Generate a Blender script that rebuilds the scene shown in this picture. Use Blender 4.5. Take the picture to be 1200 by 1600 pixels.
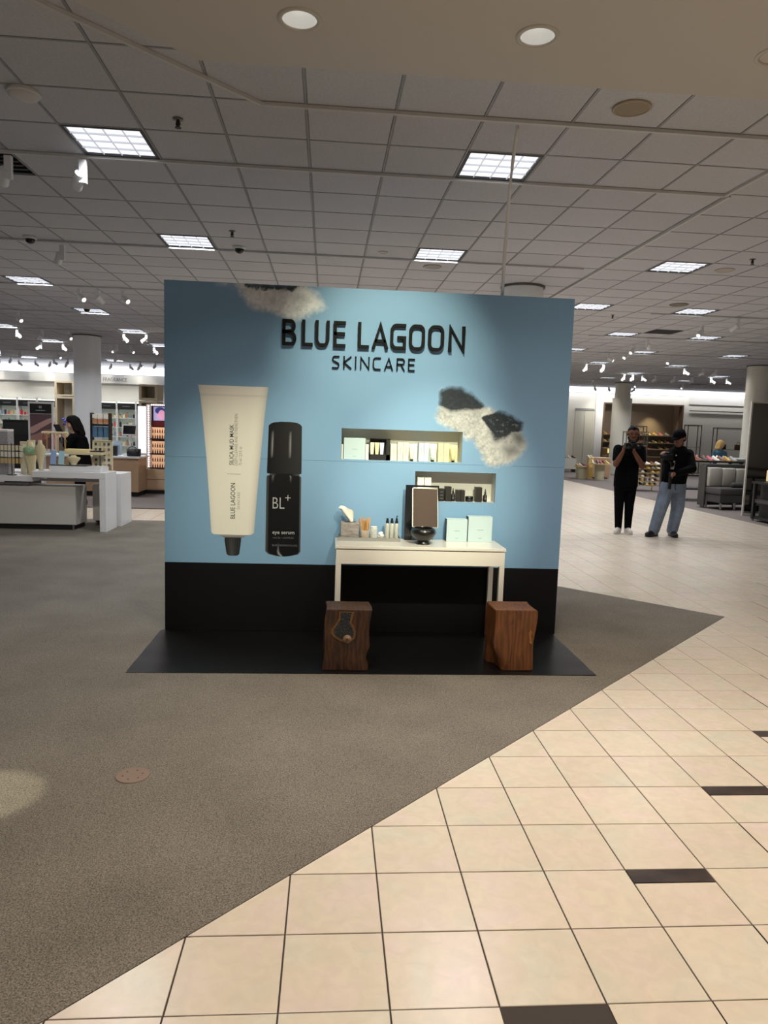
import bpy, bmesh, math, random
import numpy as np
from mathutils import Vector, Matrix
R = math.radians
random.seed(7); rng = np.random.default_rng(7)
C = bpy.context.scene.collection
sc = bpy.context.scene
for o in list(bpy.data.objects): bpy.data.objects.remove(o)

# ------------------------------------------------------------------ camera, world, exposure
CAM = Vector((-0.50338, -1.79007, 1.58019)); FPX = 1126.15
PIT, ROL, YAW = 0.116323, 0.032645, 0.076496
fwd = Vector((math.sin(YAW)*math.cos(PIT), math.cos(YAW)*math.cos(PIT), -math.sin(PIT)))
rgt = Vector((math.cos(YAW), -math.sin(YAW), 0)); upv = rgt.cross(fwd)
r2 = rgt*math.cos(ROL)+upv*math.sin(ROL); u2 = -rgt*math.sin(ROL)+upv*math.cos(ROL)
cd = bpy.data.cameras.new('camera'); cam = bpy.data.objects.new('camera', cd); C.objects.link(cam)
cd.sensor_fit = 'HORIZONTAL'; cd.sensor_width = 36; cd.lens = 36*FPX/1200; cd.clip_end = 200
M = Matrix((r2, u2, -fwd)).transposed().to_4x4(); M.translation = CAM; cam.matrix_world = M
sc.camera = cam
def in_view(x, y, z, m=60):
    d = Vector((x, y, z))-CAM; w = d.dot(fwd)
    if w < 0.3: return False
    px = 600+FPX*d.dot(r2)/w; py = 800-FPX*d.dot(u2)/w
    return -m < px < 1200+m and -m < py < 1600+m
W = bpy.data.worlds.new('world'); sc.world = W; W.use_nodes = True
W.node_tree.nodes['Background'].inputs[0].default_value = (0.62, 0.60, 0.58, 1)
W.node_tree.nodes['Background'].inputs[1].default_value = 0.62
if hasattr(sc, 'cycles'): sc.cycles.max_bounces = 7; sc.cycles.diffuse_bounces = 4; sc.cycles.glossy_bounces = 3; sc.cycles.adaptive_threshold = 0.025
vs = sc.view_settings; vs.view_transform = 'Standard'; vs.look = 'None'; vs.gamma = 1; vs.exposure = 0.0; vs.use_curve_mapping = False

P_PANEL = 34.0      # W of one ceiling light panel
P_DOWN = 13.0       # W of one soffit downlight
COOL = (0.93, 0.96, 1.0); WARM = (1.0, 0.88, 0.74)
H = 3.7127; ZS = 3.51
BOOTH_SPOTS = [   # adjustable downlights in the soffit that light the booth: place, aim, W, cone, blend
    ((-0.12, 1.50), (-0.10, 3.645, 2.0), 400, 42, 1.0),
    ((0.70, 0.25), (0.30, 3.645, 1.05), 720, 25, 0.9),
    ((-0.95, 0.25), (-1.05, 3.645, 0.92), 420, 27, 1.0),
    ((-2.35, 0.60), (-1.90, 1.17, 0.0), 380, 7.5, 0.35)]
def area(name, loc, size, power, col, spread=125, parent=None, shape='SQUARE'):
    l = bpy.data.lights.new(name, 'AREA'); l.shape = shape; l.size = size; l.energy = power; l.color = col; l.spread = R(spread)
    o = bpy.data.objects.new(name, l); C.objects.link(o); o.location = loc
    if parent: o.parent = parent
    return o
def spot(name, loc, aim, power, col, cone, blend, parent=None, rad=0.04):
    l = bpy.data.lights.new(name, 'SPOT'); l.energy = power; l.color = col; l.spot_size = R(cone); l.spot_blend = blend; l.shadow_soft_size = rad
    o = bpy.data.objects.new(name, l); C.objects.link(o); o.location = loc
    o.rotation_euler = (Vector(aim)-Vector(loc)).to_track_quat('-Z', 'Y').to_euler()
    if parent: o.parent = parent; o.location = Vector(loc)-parent.location
    return o

# ------------------------------------------------------------------ materials
def lin(c): return tuple(((v/255)/12.92 if v/255 <= 0.04045 else ((v/255+0.055)/1.055)**2.4) for v in c)
MATS = {}
def mat(name, col, rough=0.5, metal=0.0, spec=0.5, noise=0, nscale=8, emit=0, ecol=None, bump=0, bscale=200, rnd=0, alpha=1, trans=0, coat=0, attr=False, linear=False, stretch=None):
    if name in MATS: return MATS[name]
    m = bpy.data.materials.new(name); m.use_nodes = True; nt = m.node_tree; b = nt.nodes['Principled BSDF']
    c = tuple(col) if linear else lin(col)
    b.inputs['Base Color'].default_value = (*c, 1); b.inputs['Roughness'].default_value = rough; b.inputs['Metallic'].default_value = metal
    b.inputs['Specular IOR Level'].default_value = spec; b.inputs['Transmission Weight'].default_value = trans; b.inputs['Coat Weight'].default_value = coat
    b.inputs['Alpha'].default_value = alpha
    if emit: b.inputs['Emission Color'].default_value = (*(ecol or c), 1); b.inputs['Emission Strength'].default_value = emit
    N = nt.nodes.new; L = nt.links.new; tc = N('ShaderNodeTexCoord'); src = tc.outputs['Object']
    if stretch:
        mp = N('ShaderNodeMapping'); mp.inputs['Scale'].default_value = stretch; L(src, mp.inputs[0]); src = mp.outputs[0]
    cs = None
    if attr:
        a = N('ShaderNodeVertexColor'); a.layer_name = 'Col'; cs = a.outputs[0]; L(cs, b.inputs['Base Color'])
    if noise:
        n = N('ShaderNodeTexNoise'); n.inputs['Scale'].default_value = nscale; n.inputs['Detail'].default_value = 6; L(src, n.inputs['Vector'])
        rp = N('ShaderNodeValToRGB'); rp.color_ramp.elements[0].position = 0.3; rp.color_ramp.elements[1].position = 0.7
        rp.color_ramp.elements[0].color = (*[max(0, v*(1-noise)) for v in c], 1); rp.color_ramp.elements[1].color = (*[min(1, v*(1+noise)) for v in c], 1)
        L(n.outputs[0], rp.inputs[0]); cs = rp.outputs[0]; L(cs, b.inputs['Base Color'])
    if rnd and cs:
        oi = N('ShaderNodeObjectInfo'); hs = N('ShaderNodeHueSaturation'); mr = N('ShaderNodeMapRange'); mr.inputs[3].default_value = 1-rnd; mr.inputs[4].default_value = 1+rnd
        L(oi.outputs['Random'], mr.inputs[0]); L(mr.outputs[0], hs.inputs['Value']); L(cs, hs.inputs['Color']); L(hs.outputs[0], b.inputs['Base Color'])
    if bump:
        n2 = N('ShaderNodeTexNoise'); n2.inputs['Scale'].default_value = bscale; n2.inputs['Detail'].default_value = 3; L(src, n2.inputs['Vector'])
        bp = N('ShaderNodeBump'); bp.inputs['Strength'].default_value = bump; bp.inputs['Distance'].default_value = 0.01; L(n2.outputs[0], bp.inputs['Height']); L(bp.outputs[0], b.inputs['Normal'])
    if emit and emit < 1.9 and hasattr(m, 'cycles'): m.cycles.emission_sampling = 'NONE'      # faint glows need no light sampling of their own
    MATS[name] = m; return m

# ------------------------------------------------------------------ mesh helpers
class MB:
    def __init__(s): s.v = []; s.f = []; s.mi = []; s.c = []
    def add(s, vs_, fs, mi=0):
        b = len(s.v); s.v += [tuple(v) for v in vs_]; s.f += [tuple(i+b for i in f) for f in fs]; s.mi += [mi]*len(fs); return s
    def box(s, x0, x1, y0, y1, z0, z1, mi=0):
        return s.add([(x0,y0,z0),(x1,y0,z0),(x1,y1,z0),(x0,y1,z0),(x0,y0,z1),(x1,y0,z1),(x1,y1,z1),(x0,y1,z1)],
                     [(0,3,2,1),(4,5,6,7),(0,1,5,4),(1,2,6,5),(2,3,7,6),(3,0,4,7)], mi)
    def cbox(s, c, d, rot=None, mi=0):
        h = [v/2 for v in d]; pts = [Vector((sx*h[0], sy*h[1], sz*h[2])) for sz in (-1,1) for sx, sy in ((-1,-1),(1,-1),(1,1),(-1,1))]
        if rot is not None: pts = [rot @ p for p in pts]
        return s.add([p+Vector(c) for p in pts], [(0,3,2,1),(4,5,6,7),(0,1,5,4),(1,2,6,5),(2,3,7,6),(3,0,4,7)], mi)
    def bbox(s, x0, x1, y0, y1, z0, z1, b=0.01, mi=0):   # box with bevelled edges
        bm = bmesh.new(); bmesh.ops.create_cube(bm, size=1)
        for v in bm.verts: v.co = Vector(((x0+x1)/2+v.co.x*(x1-x0), (y0+y1)/2+v.co.y*(y1-y0), (z0+z1)/2+v.co.z*(z1-z0)))
        bmesh.ops.bevel(bm, geom=bm.edges[:], offset=b, segments=2, profile=0.5, affect='EDGES')
        bm.verts.index_update(); s.add([v.co[:] for v in bm.verts], [[v.index for v in f.verts] for f in bm.faces], mi); bm.free(); return s
    def lathe(s, prof, c=(0,0,0), n=20, mi=0, axis=None, cap=True):
        q = Vector((0,0,1)).rotation_difference(Vector(axis).normalized()).to_matrix() if axis is not None else None
        vs_ = []
        for r, z in prof:
            for k in range(n):
                p = Vector((r*math.cos(2*math.pi*k/n), r*math.sin(2*math.pi*k/n), z))
                vs_.append((q @ p if q else p)+Vector(c))
        fs = [(i*n+k, i*n+(k+1) % n, (i+1)*n+(k+1) % n, (i+1)*n+k) for i in range(len(prof)-1) for k in range(n)]
        if cap: fs += [tuple(reversed(range(n))), tuple((len(prof)-1)*n+k for k in range(n))]
        return s.add(vs_, fs, mi)
    def cyl(s, c, r, h, n=20, r2=None, mi=0): return s.lathe([(r,0),(r if r2 is None else r2,h)], c, n, mi)
    def tube(s, pts, r, n=8, mi=0, closed=False):
        pts = [Vector(p) for p in pts]; rr = r if isinstance(r, (list, tuple)) else [r]*len(pts); rings = []; k = len(pts)
        for i, p in enumerate(pts):
            t = ((pts[(i+1) % k] if closed or i < k-1 else p)-(pts[i-1] if closed or i > 0 else p)).normalized()
            a = Vector((0,0,1)) if abs(t.z) < 0.9 else Vector((1,0,0)); u = t.cross(a).normalized(); w = t.cross(u)
            rings.append([p+(u*math.cos(2*math.pi*j/n)+w*math.sin(2*math.pi*j/n))*rr[i] for j in range(n)])
        m = k if closed else k-1
        fs = [(i*n+j, i*n+(j+1) % n, ((i+1) % k)*n+(j+1) % n, ((i+1) % k)*n+j) for i in range(m) for j in range(n)]
        if not closed: fs += [tuple(reversed(range(n))), tuple((k-1)*n+j for j in range(n))]
        return s.add([v for g in rings for v in g], fs, mi)
    def prism(s, poly, a, b, axis='y', mi=0):     # polygon in the plane normal to axis, from a to b
        def P(u, v, w): return {'y': (u, w, v), 'z': (u, v, w), 'x': (w, u, v)}[axis]
        n = len(poly); vs_ = [P(u, v, a) for u, v in poly]+[P(u, v, b) for u, v in poly]
        return s.add(vs_, [tuple(range(n)), tuple(reversed(range(n, 2*n)))]+[(i, i+n, (i+1) % n+n, (i+1) % n) for i in range(n)], mi)
    def ball(s, c, r, n=12, m=8, mi=0):
        rx, ry, rz = r if isinstance(r, (tuple, list)) else (r, r, r); vs_ = [(c[0], c[1], c[2]-rz)]
        for i in range(1, m):
            t = math.pi*i/m
            vs_ += [(c[0]+rx*math.sin(t)*math.cos(2*math.pi*j/n), c[1]+ry*math.sin(t)*math.sin(2*math.pi*j/n), c[2]-rz*math.cos(t)) for j in range(n)]
        vs_.append((c[0], c[1], c[2]+rz)); L = len(vs_)-1
        fs = [(0, 1+(j+1) % n, 1+j) for j in range(n)]
        fs += [(1+i*n+j, 1+i*n+(j+1) % n, 1+(i+1)*n+(j+1) % n, 1+(i+1)*n+j) for i in range(m-2) for j in range(n)]
        fs += [(L, 1+(m-2)*n+j, 1+(m-2)*n+(j+1) % n) for j in range(n)]
        return s.add(vs_, fs, mi)
    def ribbon(s, pts, w, y0, y1, closed=False, mi=0):   # thick stroke in the XZ plane, extruded y0..y1
        pts = [Vector((p[0], p[1])) for p in pts]; k = len(pts); L_, R_ = [], []
        for i, p in enumerate(pts):
            d0 = (p-pts[i-1]).normalized() if closed or i > 0 else None; d1 = (pts[(i+1) % k]-p).normalized() if closed or i < k-1 else None
            d0 = d0 or d1; d1 = d1 or d0; n0 = Vector((-d0.y, d0.x)); n1 = Vector((-d1.y, d1.x)); m_ = n0+n1
            m_ = n0 if m_.length < 1e-4 else m_.normalized(); sc_ = w/2/max(0.45, m_.dot(n0)); L_.append(p+m_*sc_); R_.append(p-m_*sc_)
        vs_ = [(v.x, y, v.y) for y in (y0, y1) for v in L_+R_]; o = 2*k; fs = []
        for i in range(k if closed else k-1):
            j = (i+1) % k
            fs += [(i, j, k+j, k+i), (o+i, o+k+i, o+k+j, o+j), (i, o+i, o+j, j), (k+i, k+j, o+k+j, o+k+i)]
        if not closed: fs += [(0, k, o+k, o), (k-1, o+k-1, o+2*k-1, 2*k-1)]
        return s.add(vs_, fs, mi)
    def mesh(s, name, smooth=False):
        me = bpy.data.meshes.new(name); me.from_pydata(s.v, [], s.f); 
        if smooth: me.polygons.foreach_set('use_smooth', [True]*len(me.polygons))
        if any(s.mi): me.polygons.foreach_set('material_index', s.mi)
        return me
    def build(s, name, m, parent=None, smooth=False, world=False):
        if world and parent is not None:
            L = absloc(parent); s.v = [(v[0]-L.x, v[1]-L.y, v[2]-L.z) for v in s.v]
        return obj(name, s.mesh(name, smooth), m, parent)
def absloc(o):
    L = Vector(o.location)
    while o.parent: o = o.parent; L = L+o.location
    return L
def obj(name, me, m, parent=None, loc=(0,0,0)):
    for mm in (m if isinstance(m, (list, tuple)) else [m]): me.materials.append(mm)
    o = bpy.data.objects.new(name, me); C.objects.link(o); o.location = loc
    if parent is not None: o.parent = parent
    if 'smooth' in me.keys(): pass
    return o
def autosmooth(o, ang=40):
    me = o.data; me.polygons.foreach_set('use_smooth', [True]*len(me.polygons)); me.set_sharp_from_angle(angle=R(ang)); return o
def tag(o, label, cat, group=None):
    o['label'] = label; o['category'] = cat
    if group: o['group'] = group
    return o
def thing(name, label, cat, loc=(0,0,0), rz=0, group=None):
    o = bpy.data.objects.new(name, None); o.empty_display_size = 0.05; C.objects.link(o); o.location = loc; o.rotation_euler = (0,0,rz)
    return tag(o, label, cat, group)
def struct(name, mb, m, parent=None):
    o = mb.build(name, m, parent)
    if parent is None: o['kind'] = 'structure'
    return o
def dup(root, loc, rz=0, label=None, group=None, scale=None):
    def cp(o, par):
        c = o.copy(); C.objects.link(c); c.parent = par
        for ch in kids.get(o.name, []): cp(ch, c)
        return c
    kids = {}
    def walk(o):
        kids[o.name] = list(o.children)
        for ch in o.children: walk(ch)
    walk(root); r = cp(root, None); r.location = loc; r.rotation_euler = (0,0,rz)
    if scale: r.scale = scale
    if label: r['label'] = label
    if group: r['group'] = group
    return r
def clip(poly, a, b, c):      # keep a*x+b*y >= c
    out = []
    for i, p in enumerate(poly):
        q = poly[(i+1) % len(poly)]; dp = a*p[0]+b*p[1]-c; dq = a*q[0]+b*q[1]-c
        if dp >= 0: out.append(p)
        if dp*dq < 0: t = dp/(dp-dq); out.append((p[0]+t*(q[0]-p[0]), p[1]+t*(q[1]-p[1])))
    return out
def parea(p): return abs(sum(p[i][0]*p[(i+1) % len(p)][1]-p[(i+1) % len(p)][0]*p[i][1] for i in range(len(p))))/2

# ------------------------------------------------------------------ floor
T = 0.3048; E1 = -1.2192; E2 = 7.3152
m_grout = mat('grout', (62,54,50), 0.9)
def tilemat():
    m = bpy.data.materials.new('tile_cream'); m.use_nodes = True; nt = m.node_tree; b = nt.nodes['Principled BSDF']; b.inputs['Roughness'].default_value = 0.27; b.inputs['Specular IOR Level'].default_value = 0.45; N = nt.nodes.new; L = nt.links.new
    tc = N('ShaderNodeTexCoord'); oi = N('ShaderNodeObjectInfo'); mu = N('ShaderNodeMath'); mu.operation = 'MULTIPLY'; mu.inputs[1].default_value = 90; L(oi.outputs['Random'], mu.inputs[0])
    ad = N('ShaderNodeVectorMath'); L(tc.outputs['Object'], ad.inputs[0]); L(mu.outputs[0], ad.inputs[1])
    n1 = N('ShaderNodeTexNoise'); n1.inputs['Scale'].default_value = 4.5; n1.inputs['Detail'].default_value = 3; n1.inputs['Distortion'].default_value = 0.6; L(ad.outputs[0], n1.inputs['Vector'])
    r1 = N('ShaderNodeValToRGB'); e = r1.color_ramp.elements; e[0].position = 0.32; e[0].color = (*lin((213,196,184)), 1); e[1].position = 0.68; e[1].color = (*lin((206,198,180)), 1); k = e.new(0.5); k.color = (*lin((210,196,176)), 1); L(n1.outputs[0], r1.inputs[0])
    n2 = N('ShaderNodeTexNoise'); n2.inputs['Scale'].default_value = 16; n2.inputs['Detail'].default_value = 8; n2.inputs['Distortion'].default_value = 0.9; L(ad.outputs[0], n2.inputs['Vector'])
    mr = N('ShaderNodeMapRange'); mr.inputs[1].default_value = 0.35; mr.inputs[2].default_value = 0.7; mr.inputs[3].default_value = 0.955; mr.inputs[4].default_value = 1.05; L(n2.outputs[0], mr.inputs[0])
    m2 = N('ShaderNodeMapRange'); m2.inputs[3].default_value = 0.96; m2.inputs[4].default_value = 1.04; L(oi.outputs['Random'], m2.inputs[0]); mm = N('ShaderNodeMath'); mm.operation = 'MULTIPLY'; L(mr.outputs[0], mm.inputs[0]); L(m2.outputs[0], mm.inputs[1])
    hs = N('ShaderNodeHueSaturation'); L(mm.outputs[0], hs.inputs['Value']); L(r1.outputs[0], hs.inputs['Color']); L(hs.outputs[0], b.inputs['Base Color']); return m
m_tile = tilemat()
m_dark = mat('tile_dark', (58,48,44), 0.3, noise=0.55, nscale=9)
fl = struct('floor', MB().box(-20, 26, -16, 34, -0.06, -0.004), m_grout)
pieces = []
for r in range(-52, 105):
    for c in range(-60, 70):
        x0, x1, y0, y1 = c*T, (c+1)*T, r*T, (r+1)*T; cx, cy = x0+T/2, y0+T/2
        if cx > 7.55 and cy > 8.9: continue
        if cy > 11.42 and cx < -0.5: continue
        if cy < 4.267 and cx < cy+E1-0.4: continue
        if 4.267 <= cy < 9.75 and cx+cy < E2-0.4: continue
        g = 0.0026
        cells = [(x0+g, x1-g, y0+g, y1-g, m_tile)]
        if (c, r) in [(2*k, 2*k-1) for k in range(-2, 8)]:
            cells = [(x0+g, x1-g, y0+g, y1-T*0.26-g, m_tile), (x0+g, x1-g, y1-T*0.26+g, y1-g, m_dark)]
        for a0, a1, b0, b1, mm in cells:
            p = [(a0,b0),(a1,b0),(a1,b1),(a0,b1)]
            if cy < 4.267: p = clip(p, 1, -1, E1+g*1.4)
            elif cy < 9.785: p = clip(p, 1, 1, E2+g*1.4)
            elif cx < -2.4: p = clip(p, 0, 1, 9.785)
            if len(p) < 3 or parea(p) < 0.0004: continue
            pieces.append(((cx-CAM.x)**2+(cy-CAM.y)**2, p, mm, in_view(cx, cy, 0, 10)))
pieces.sort(key=lambda q: (not q[3], q[0]))
full = {}
rest = [MB(), MB()]
for i, (d, p, mm, v) in enumerate(pieces):
    if i < 300:
        cx = sum(q[0] for q in p)/len(p); cy = sum(q[1] for q in p)/len(p); key = None
        if len(p) == 4 and parea(p) > 0.0895: key = 'f'; cx, cy = (p[0][0]+p[2][0])/2, (p[0][1]+p[2][1])/2
        if key and key in full: me = full[key]
        else:
            b_ = 0.0012; me = MB(); pl = [(q[0]-cx, q[1]-cy) for q in p]; pin = [(x*(1-0.012), y*(1-0.012)) for x, y in pl]; n = len(pl)
            me.add([(x,y,-0.004) for x,y in pl]+[(x,y,-b_) for x,y in pl]+[(x,y,0) for x,y in pin],
                   [(i2, (i2+1) % n, n+(i2+1) % n, n+i2) for i2 in range(n)]+[(n+i2, n+(i2+1) % n, 2*n+(i2+1) % n, 2*n+i2) for i2 in range(n)]+[tuple(range(2*n, 3*n))])
            me = me.mesh('floor_tile'); me.materials.append(mm)
            if key: full[key] = me
        o = bpy.data.objects.new('floor_tile' if mm is m_tile else 'accent_tile', me); C.objects.link(o); o.parent = fl; o.location = (cx, cy, 0)
    else:
        w = rest[0 if mm is m_tile else 1]; w.add([(x,y,0) for x,y in p], [tuple(range(len(p)))])
o = rest[0].build('floor_tile', m_tile, fl); o['kind'] = 'stuff'
m_carpet = mat('carpet', (121,115,105), 0.95, spec=0.1, noise=0.6, nscale=190, bump=0.5, bscale=320)
nt = m_carpet.node_tree   # slow wear blotches on top of the fine speckle
n3 = nt.nodes.new('ShaderNodeTexNoise'); n3.inputs['Scale'].default_value = 2.2; n3.inputs['Detail'].default_value = 5
tcn = [n for n in nt.nodes if n.type == 'TEX_COORD'][0]; nt.links.new(tcn.outputs['Object'], n3.inputs['Vector'])
mr = nt.nodes.new('ShaderNodeMapRange'); mr.inputs[1].default_value = 0.3; mr.inputs[2].default_value = 0.7; mr.inputs[3].default_value = 0.87; mr.inputs[4].default_value = 1.1; nt.links.new(n3.outputs[0], mr.inputs[0])
hs = nt.nodes.new('ShaderNodeHueSaturation'); rp = [n for n in nt.nodes if n.type == 'VALTORGB'][0]
nt.links.new(rp.outputs[0], hs.inputs['Color']); nt.links.new(mr.outputs[0], hs.inputs['Value']); nt.links.new(hs.outputs[0], nt.nodes['Principled BSDF'].inputs['Base Color'])
m_carpet2 = mat('carpet_far', (120,112,108), 0.95, spec=0.1, noise=0.2, nscale=90)
struct('floor_carpet', MB().prism([(3.048,4.267),(-2.47,9.785),(-20,9.785),(-20,-16),(-17.22,-16)], -0.0035, 0.001, 'z'), m_carpet)
struct('floor_carpet_shoes', MB().prism([(7.55,8.9),(26,8.9),(26,31),(7.55,31)], -0.0035, 0.001, 'z'), m_carpet2)
struct('floor_carpet_beauty', MB().prism([(-20,11.42),(-0.5,11.42),(-0.5,27.6),(-20,27.6)], -0.0035, 0.001, 'z'), m_carpet2)
t = thing('floor_outlet_cover', 'round tan floor outlet cover set in the carpet', 'outlet cover', (-1.35, 1.34, 0.001))
m_tan = mat('tan_plate', (122,100,82), 0.5)
MB().lathe([(0.074,0),(0.072,0.004),(0.05,0.005),(0.0,0.005)], n=32).build('plate', m_tan, t)
for k in range(6):
    a = k*math.pi/3+0.3; MB().cyl((0.042*math.cos(a), 0.042*math.sin(a), 0.0045), 0.004, 0.0012, 8).build('screw_hole', mat('hole_dark', (70,48,36), 0.7), t)

# ------------------------------------------------------------------ ceiling
OX, OY, AY, S = -1.94947, 4.56680, 5.87e-3, 0.6096
m_ct = mat('ceiling_tile', (198,198,203), 0.95, spec=0.1, noise=0.06, nscale=60, rnd=0.03, bump=0.25, bscale=90)
m_tee = mat('ceiling_tee', (150,150,154), 0.6)
m_slab = mat('ceiling_void', (60,58,56), 0.9)
cl = struct('ceiling', MB().box(-30*S, 48*S, -34*S, 44*S, 0.02, 0.06), m_slab); cl.location = (OX, OY, H); cl.rotation_euler = (0,0,AY)
ORD = ['first','second','third','fourth','fifth','sixth','seventh','eighth','ninth','tenth','eleventh','twelfth','thirteenth','fourteenth']
def cworld(c, r): return (OX+S*(c*math.cos(AY)-r*math.sin(AY)), OY+S*(c*math.sin(AY)+r*math.cos(AY)))
LC = [(-1,-1),(4,-1),(-1,4),(4,4),(9,4),(-6,9),(-1,9),(4,9),(9,9),(12,9),(-6,14),(12,14),(15,14),(-11,19),(-6,19),(12,19),(15,19),(19,19),(-11,24),(-6,24),(15,24),(19,24),(-16,29),(-11,29),(19,29),(24,29),(-16,34),(-11,34),(19,33),(24,33)]
VENT = [(-3,0),(13,13),(26,35)]
cells = []
for r in range(-30, 44):
    for c in range(-30, 48):
        if (c, r) in LC or (c, r) in VENT: continue
        x, y = cworld(c+.5, r+.5)
        cells.append(((x-CAM.x)**2+(y-CAM.y)**2, c, r, in_view(x, y, H, 20)))
cells.sort(key=lambda q: (not q[3], q[0]))
h_ = S/2-0.0072
tm = MB().add([(-h_,-h_,0.012),(h_,-h_,0.012),(h_,h_,0.012),(-h_,h_,0.012),(-h_+.006,-h_+.006,0.003),(h_-.006,-h_+.006,0.003),(h_-.006,h_-.006,0.003),(-h_+.006,h_-.006,0.003)],
              [(7,6,5,4),(0,1,5,4),(1,2,6,5),(2,3,7,6),(3,0,4,7)]).mesh('ceiling_tile'); tm.materials.append(m_ct)
far = MB()
for i, (d, c, r, v) in enumerate(cells):
    if i < 300:
        o = bpy.data.objects.new('ceiling_tile', tm); C.objects.link(o); o.parent = cl; o.location = ((c+.5)*S, (r+.5)*S, 0)
    else:
        x, y = (c+.5)*S, (r+.5)*S; far.add([(x-h_,y-h_,0.004),(x+h_,y-h_,0.004),(x+h_,y+h_,0.004),(x-h_,y+h_,0.004)], [(3,2,1,0)])
o = far.build('ceiling_tile', m_ct, cl); o['kind'] = 'stuff'
g = MB()
for c in range(-30, 49): g.box(c*S-0.008, c*S+0.008, -12*S, 44*S, 0.0, 0.02)
for r in range(-12, 45): g.box(-30*S, 48*S, r*S-0.0078, r*S+0.0078, 0.0005, 0.0195)
o = g.build('ceiling_grid', m_tee, cl)

# louvered light panels: recessed tray, black reveal, 4 x 4 louver, glowing diffuser and the lamp itself
m_frame = mat('light_frame', (44,44,46), 0.5); m_louver = mat('louver', (200,202,208), 0.35, emit=0.30, ecol=(0.9,0.93,1))
m_diff = mat('diffuser', (240,242,250), 0.5, emit=0.95, ecol=(0.90,0.93,1.0))
def make_light():
    t = thing('ceiling_light', '-', 'ceiling light', (0,0,0))
    a = 0.285; f = MB()
    for s_ in (-1, 1): f.box(s_*a-0.012 if s_ > 0 else -a-0.012, s_*a+0.012 if s_ > 0 else -a+0.012, -a-.012, a+.012, -0.003, 0.019); f.box(-a, a, s_*a-0.012, s_*a+0.012, -0.003, 0.019)
    f.build('frame', m_frame, t)
    MB().box(-a, a, -a, a, 0.0145, 0.019).build('diffuser', m_diff, t)
    lv = MB()
    for k in range(1, 4):
        p = -a+k*2*a/4; lv.box(p-0.004, p+0.004, -a, a, 0.001, 0.0145); lv.box(-a, a, p-0.004, p+0.004, 0.001, 0.0145)
    lv.build('louver', m_louver, t)
    area('lamp', (0,0,-0.004), 0.54, P_PANEL, COOL, 130, t)
    return t
names = {(-1,-1): 'square louvered ceiling light nearest the smoke detector', (4,-1): 'square louvered ceiling light crossed by the hanging white cable',
         (-1,4): 'square louvered ceiling light beside the black dome camera', (4,4): 'square louvered ceiling light next to the round ceiling speaker ring',
         (9,4): 'square louvered ceiling light right of the long diagonal ceiling joint', (9,9): 'square louvered ceiling light touching the top right corner of the booth',
         (-6,9): 'square louvered ceiling light at the left edge before the track spotlights', (-6,14): 'square louvered ceiling light with a dark dome camera in front of it',
         (12,9): 'square louvered ceiling light next to the dark round ceiling speaker', (15,14): 'square louvered ceiling light with a small white spotlight hanging before it'}
L0 = make_light(); used = False
for (c, r) in LC:
    x, y = cworld(c+.5, r+.5); lab = names.get((c, r)); grp = 'louvered ceiling light panels'
    if not lab:
        if not in_view(x, y, H, 0): lab = 'recessed louvered ceiling light out of sight'
        else:
            sd = [q for q in LC if (q[0] < 0) == (c < 0) and q not in names]; rw = sorted({q[1] for q in sd}); cc_ = sorted(q[0] for q in sd if q[1] == r)
            lab = 'distant louvered ceiling light on the %s, %s row back, %s from the left' % ('left' if c < 0 else 'right', ORD[rw.index(r)], ORD[cc_.index(c)])
        if c in (-1, 4) and r > 4: lab = 'louvered ceiling light hidden behind the blue booth'
    if not used: o = L0; o.location = (x, y, H); used = True
    else: o = dup(L0, (x, y, H), 0)
    o.rotation_euler[2] = AY; o['label'] = lab; o['group'] = grp

# gypsum soffit above the aisle, with round recessed downlights
m_gyp = mat('gypsum', (198,192,186), 0.9, spec=0.1)
DL = [(-0.70,1.94),(0.46,1.93)]; OFF = [(-0.12,1.50),(0.62,1.50),(-1.05,1.50)]
DLB = [(-0.7,-1.2),(0.46,-1.2),(1.7,1.94),(1.7,-0.2),(2.9,1.94),(2.9,-0.2),(-1.4,-0.6),(2.0,-2.6),(-0.2,-3.4),(4.3,0.9)]
s = MB(); hs_ = 0.2; xs = sorted({-1.26, 9.0} | {v for x, y in DL for v in (x-hs_, x+hs_)}); y0b, y1b = 1.935-hs_, 1.935+hs_
s.add([(-1.26,-16,ZS),(9,-16,ZS),(9,y0b,ZS),(-1.26,y0b,ZS)], [(3,2,1,0)]); s.add([(-1.26,y1b,ZS),(9,y1b,ZS),(9,2.41,ZS),(-1.26,2.41,ZS)], [(3,2,1,0)])
for a, b in zip(xs[:-1], xs[1:]):
    hole = [d for d in DL if abs((a+b)/2-d[0]) < 0.01]
    if not hole: s.add([(a,y0b,ZS),(b,y0b,ZS),(b,y1b,ZS),(a,y1b,ZS)], [(3,2,1,0)])
    else:
        cx, cy = hole[0]; n = 32; out, inn = [], []
        for k in range(n):
            t_ = 2*math.pi*(k+.5)/n; ux, uy = math.cos(t_), math.sin(t_); q = hs_/max(abs(ux), abs(uy)); out.append((cx+ux*q, 1.935+uy*q, ZS)); inn.append((cx+ux*0.088, cy+uy*0.088, ZS))
        for sx in (-1,1):
            pass
        s.add(out+inn, [(k, n+k, n+(k+1) % n, (k+1) % n) for k in range(n)])
        for sx, sy in ((-1,-1),(1,-1),(1,1),(-1,1)):
            cor = (cx+sx*hs_, 1.935+sy*hs_, ZS); near = sorted(out, key=lambda p: (p[0]-cor[0])**2+(p[1]-cor[1])**2)[:2]; s.add([cor]+near, [(0,1,2)])
s.add([(-1.26,2.41,ZS),(-1.26,-16,ZS),(-19.67,-16,ZS)], [(0,1,2)])
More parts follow.
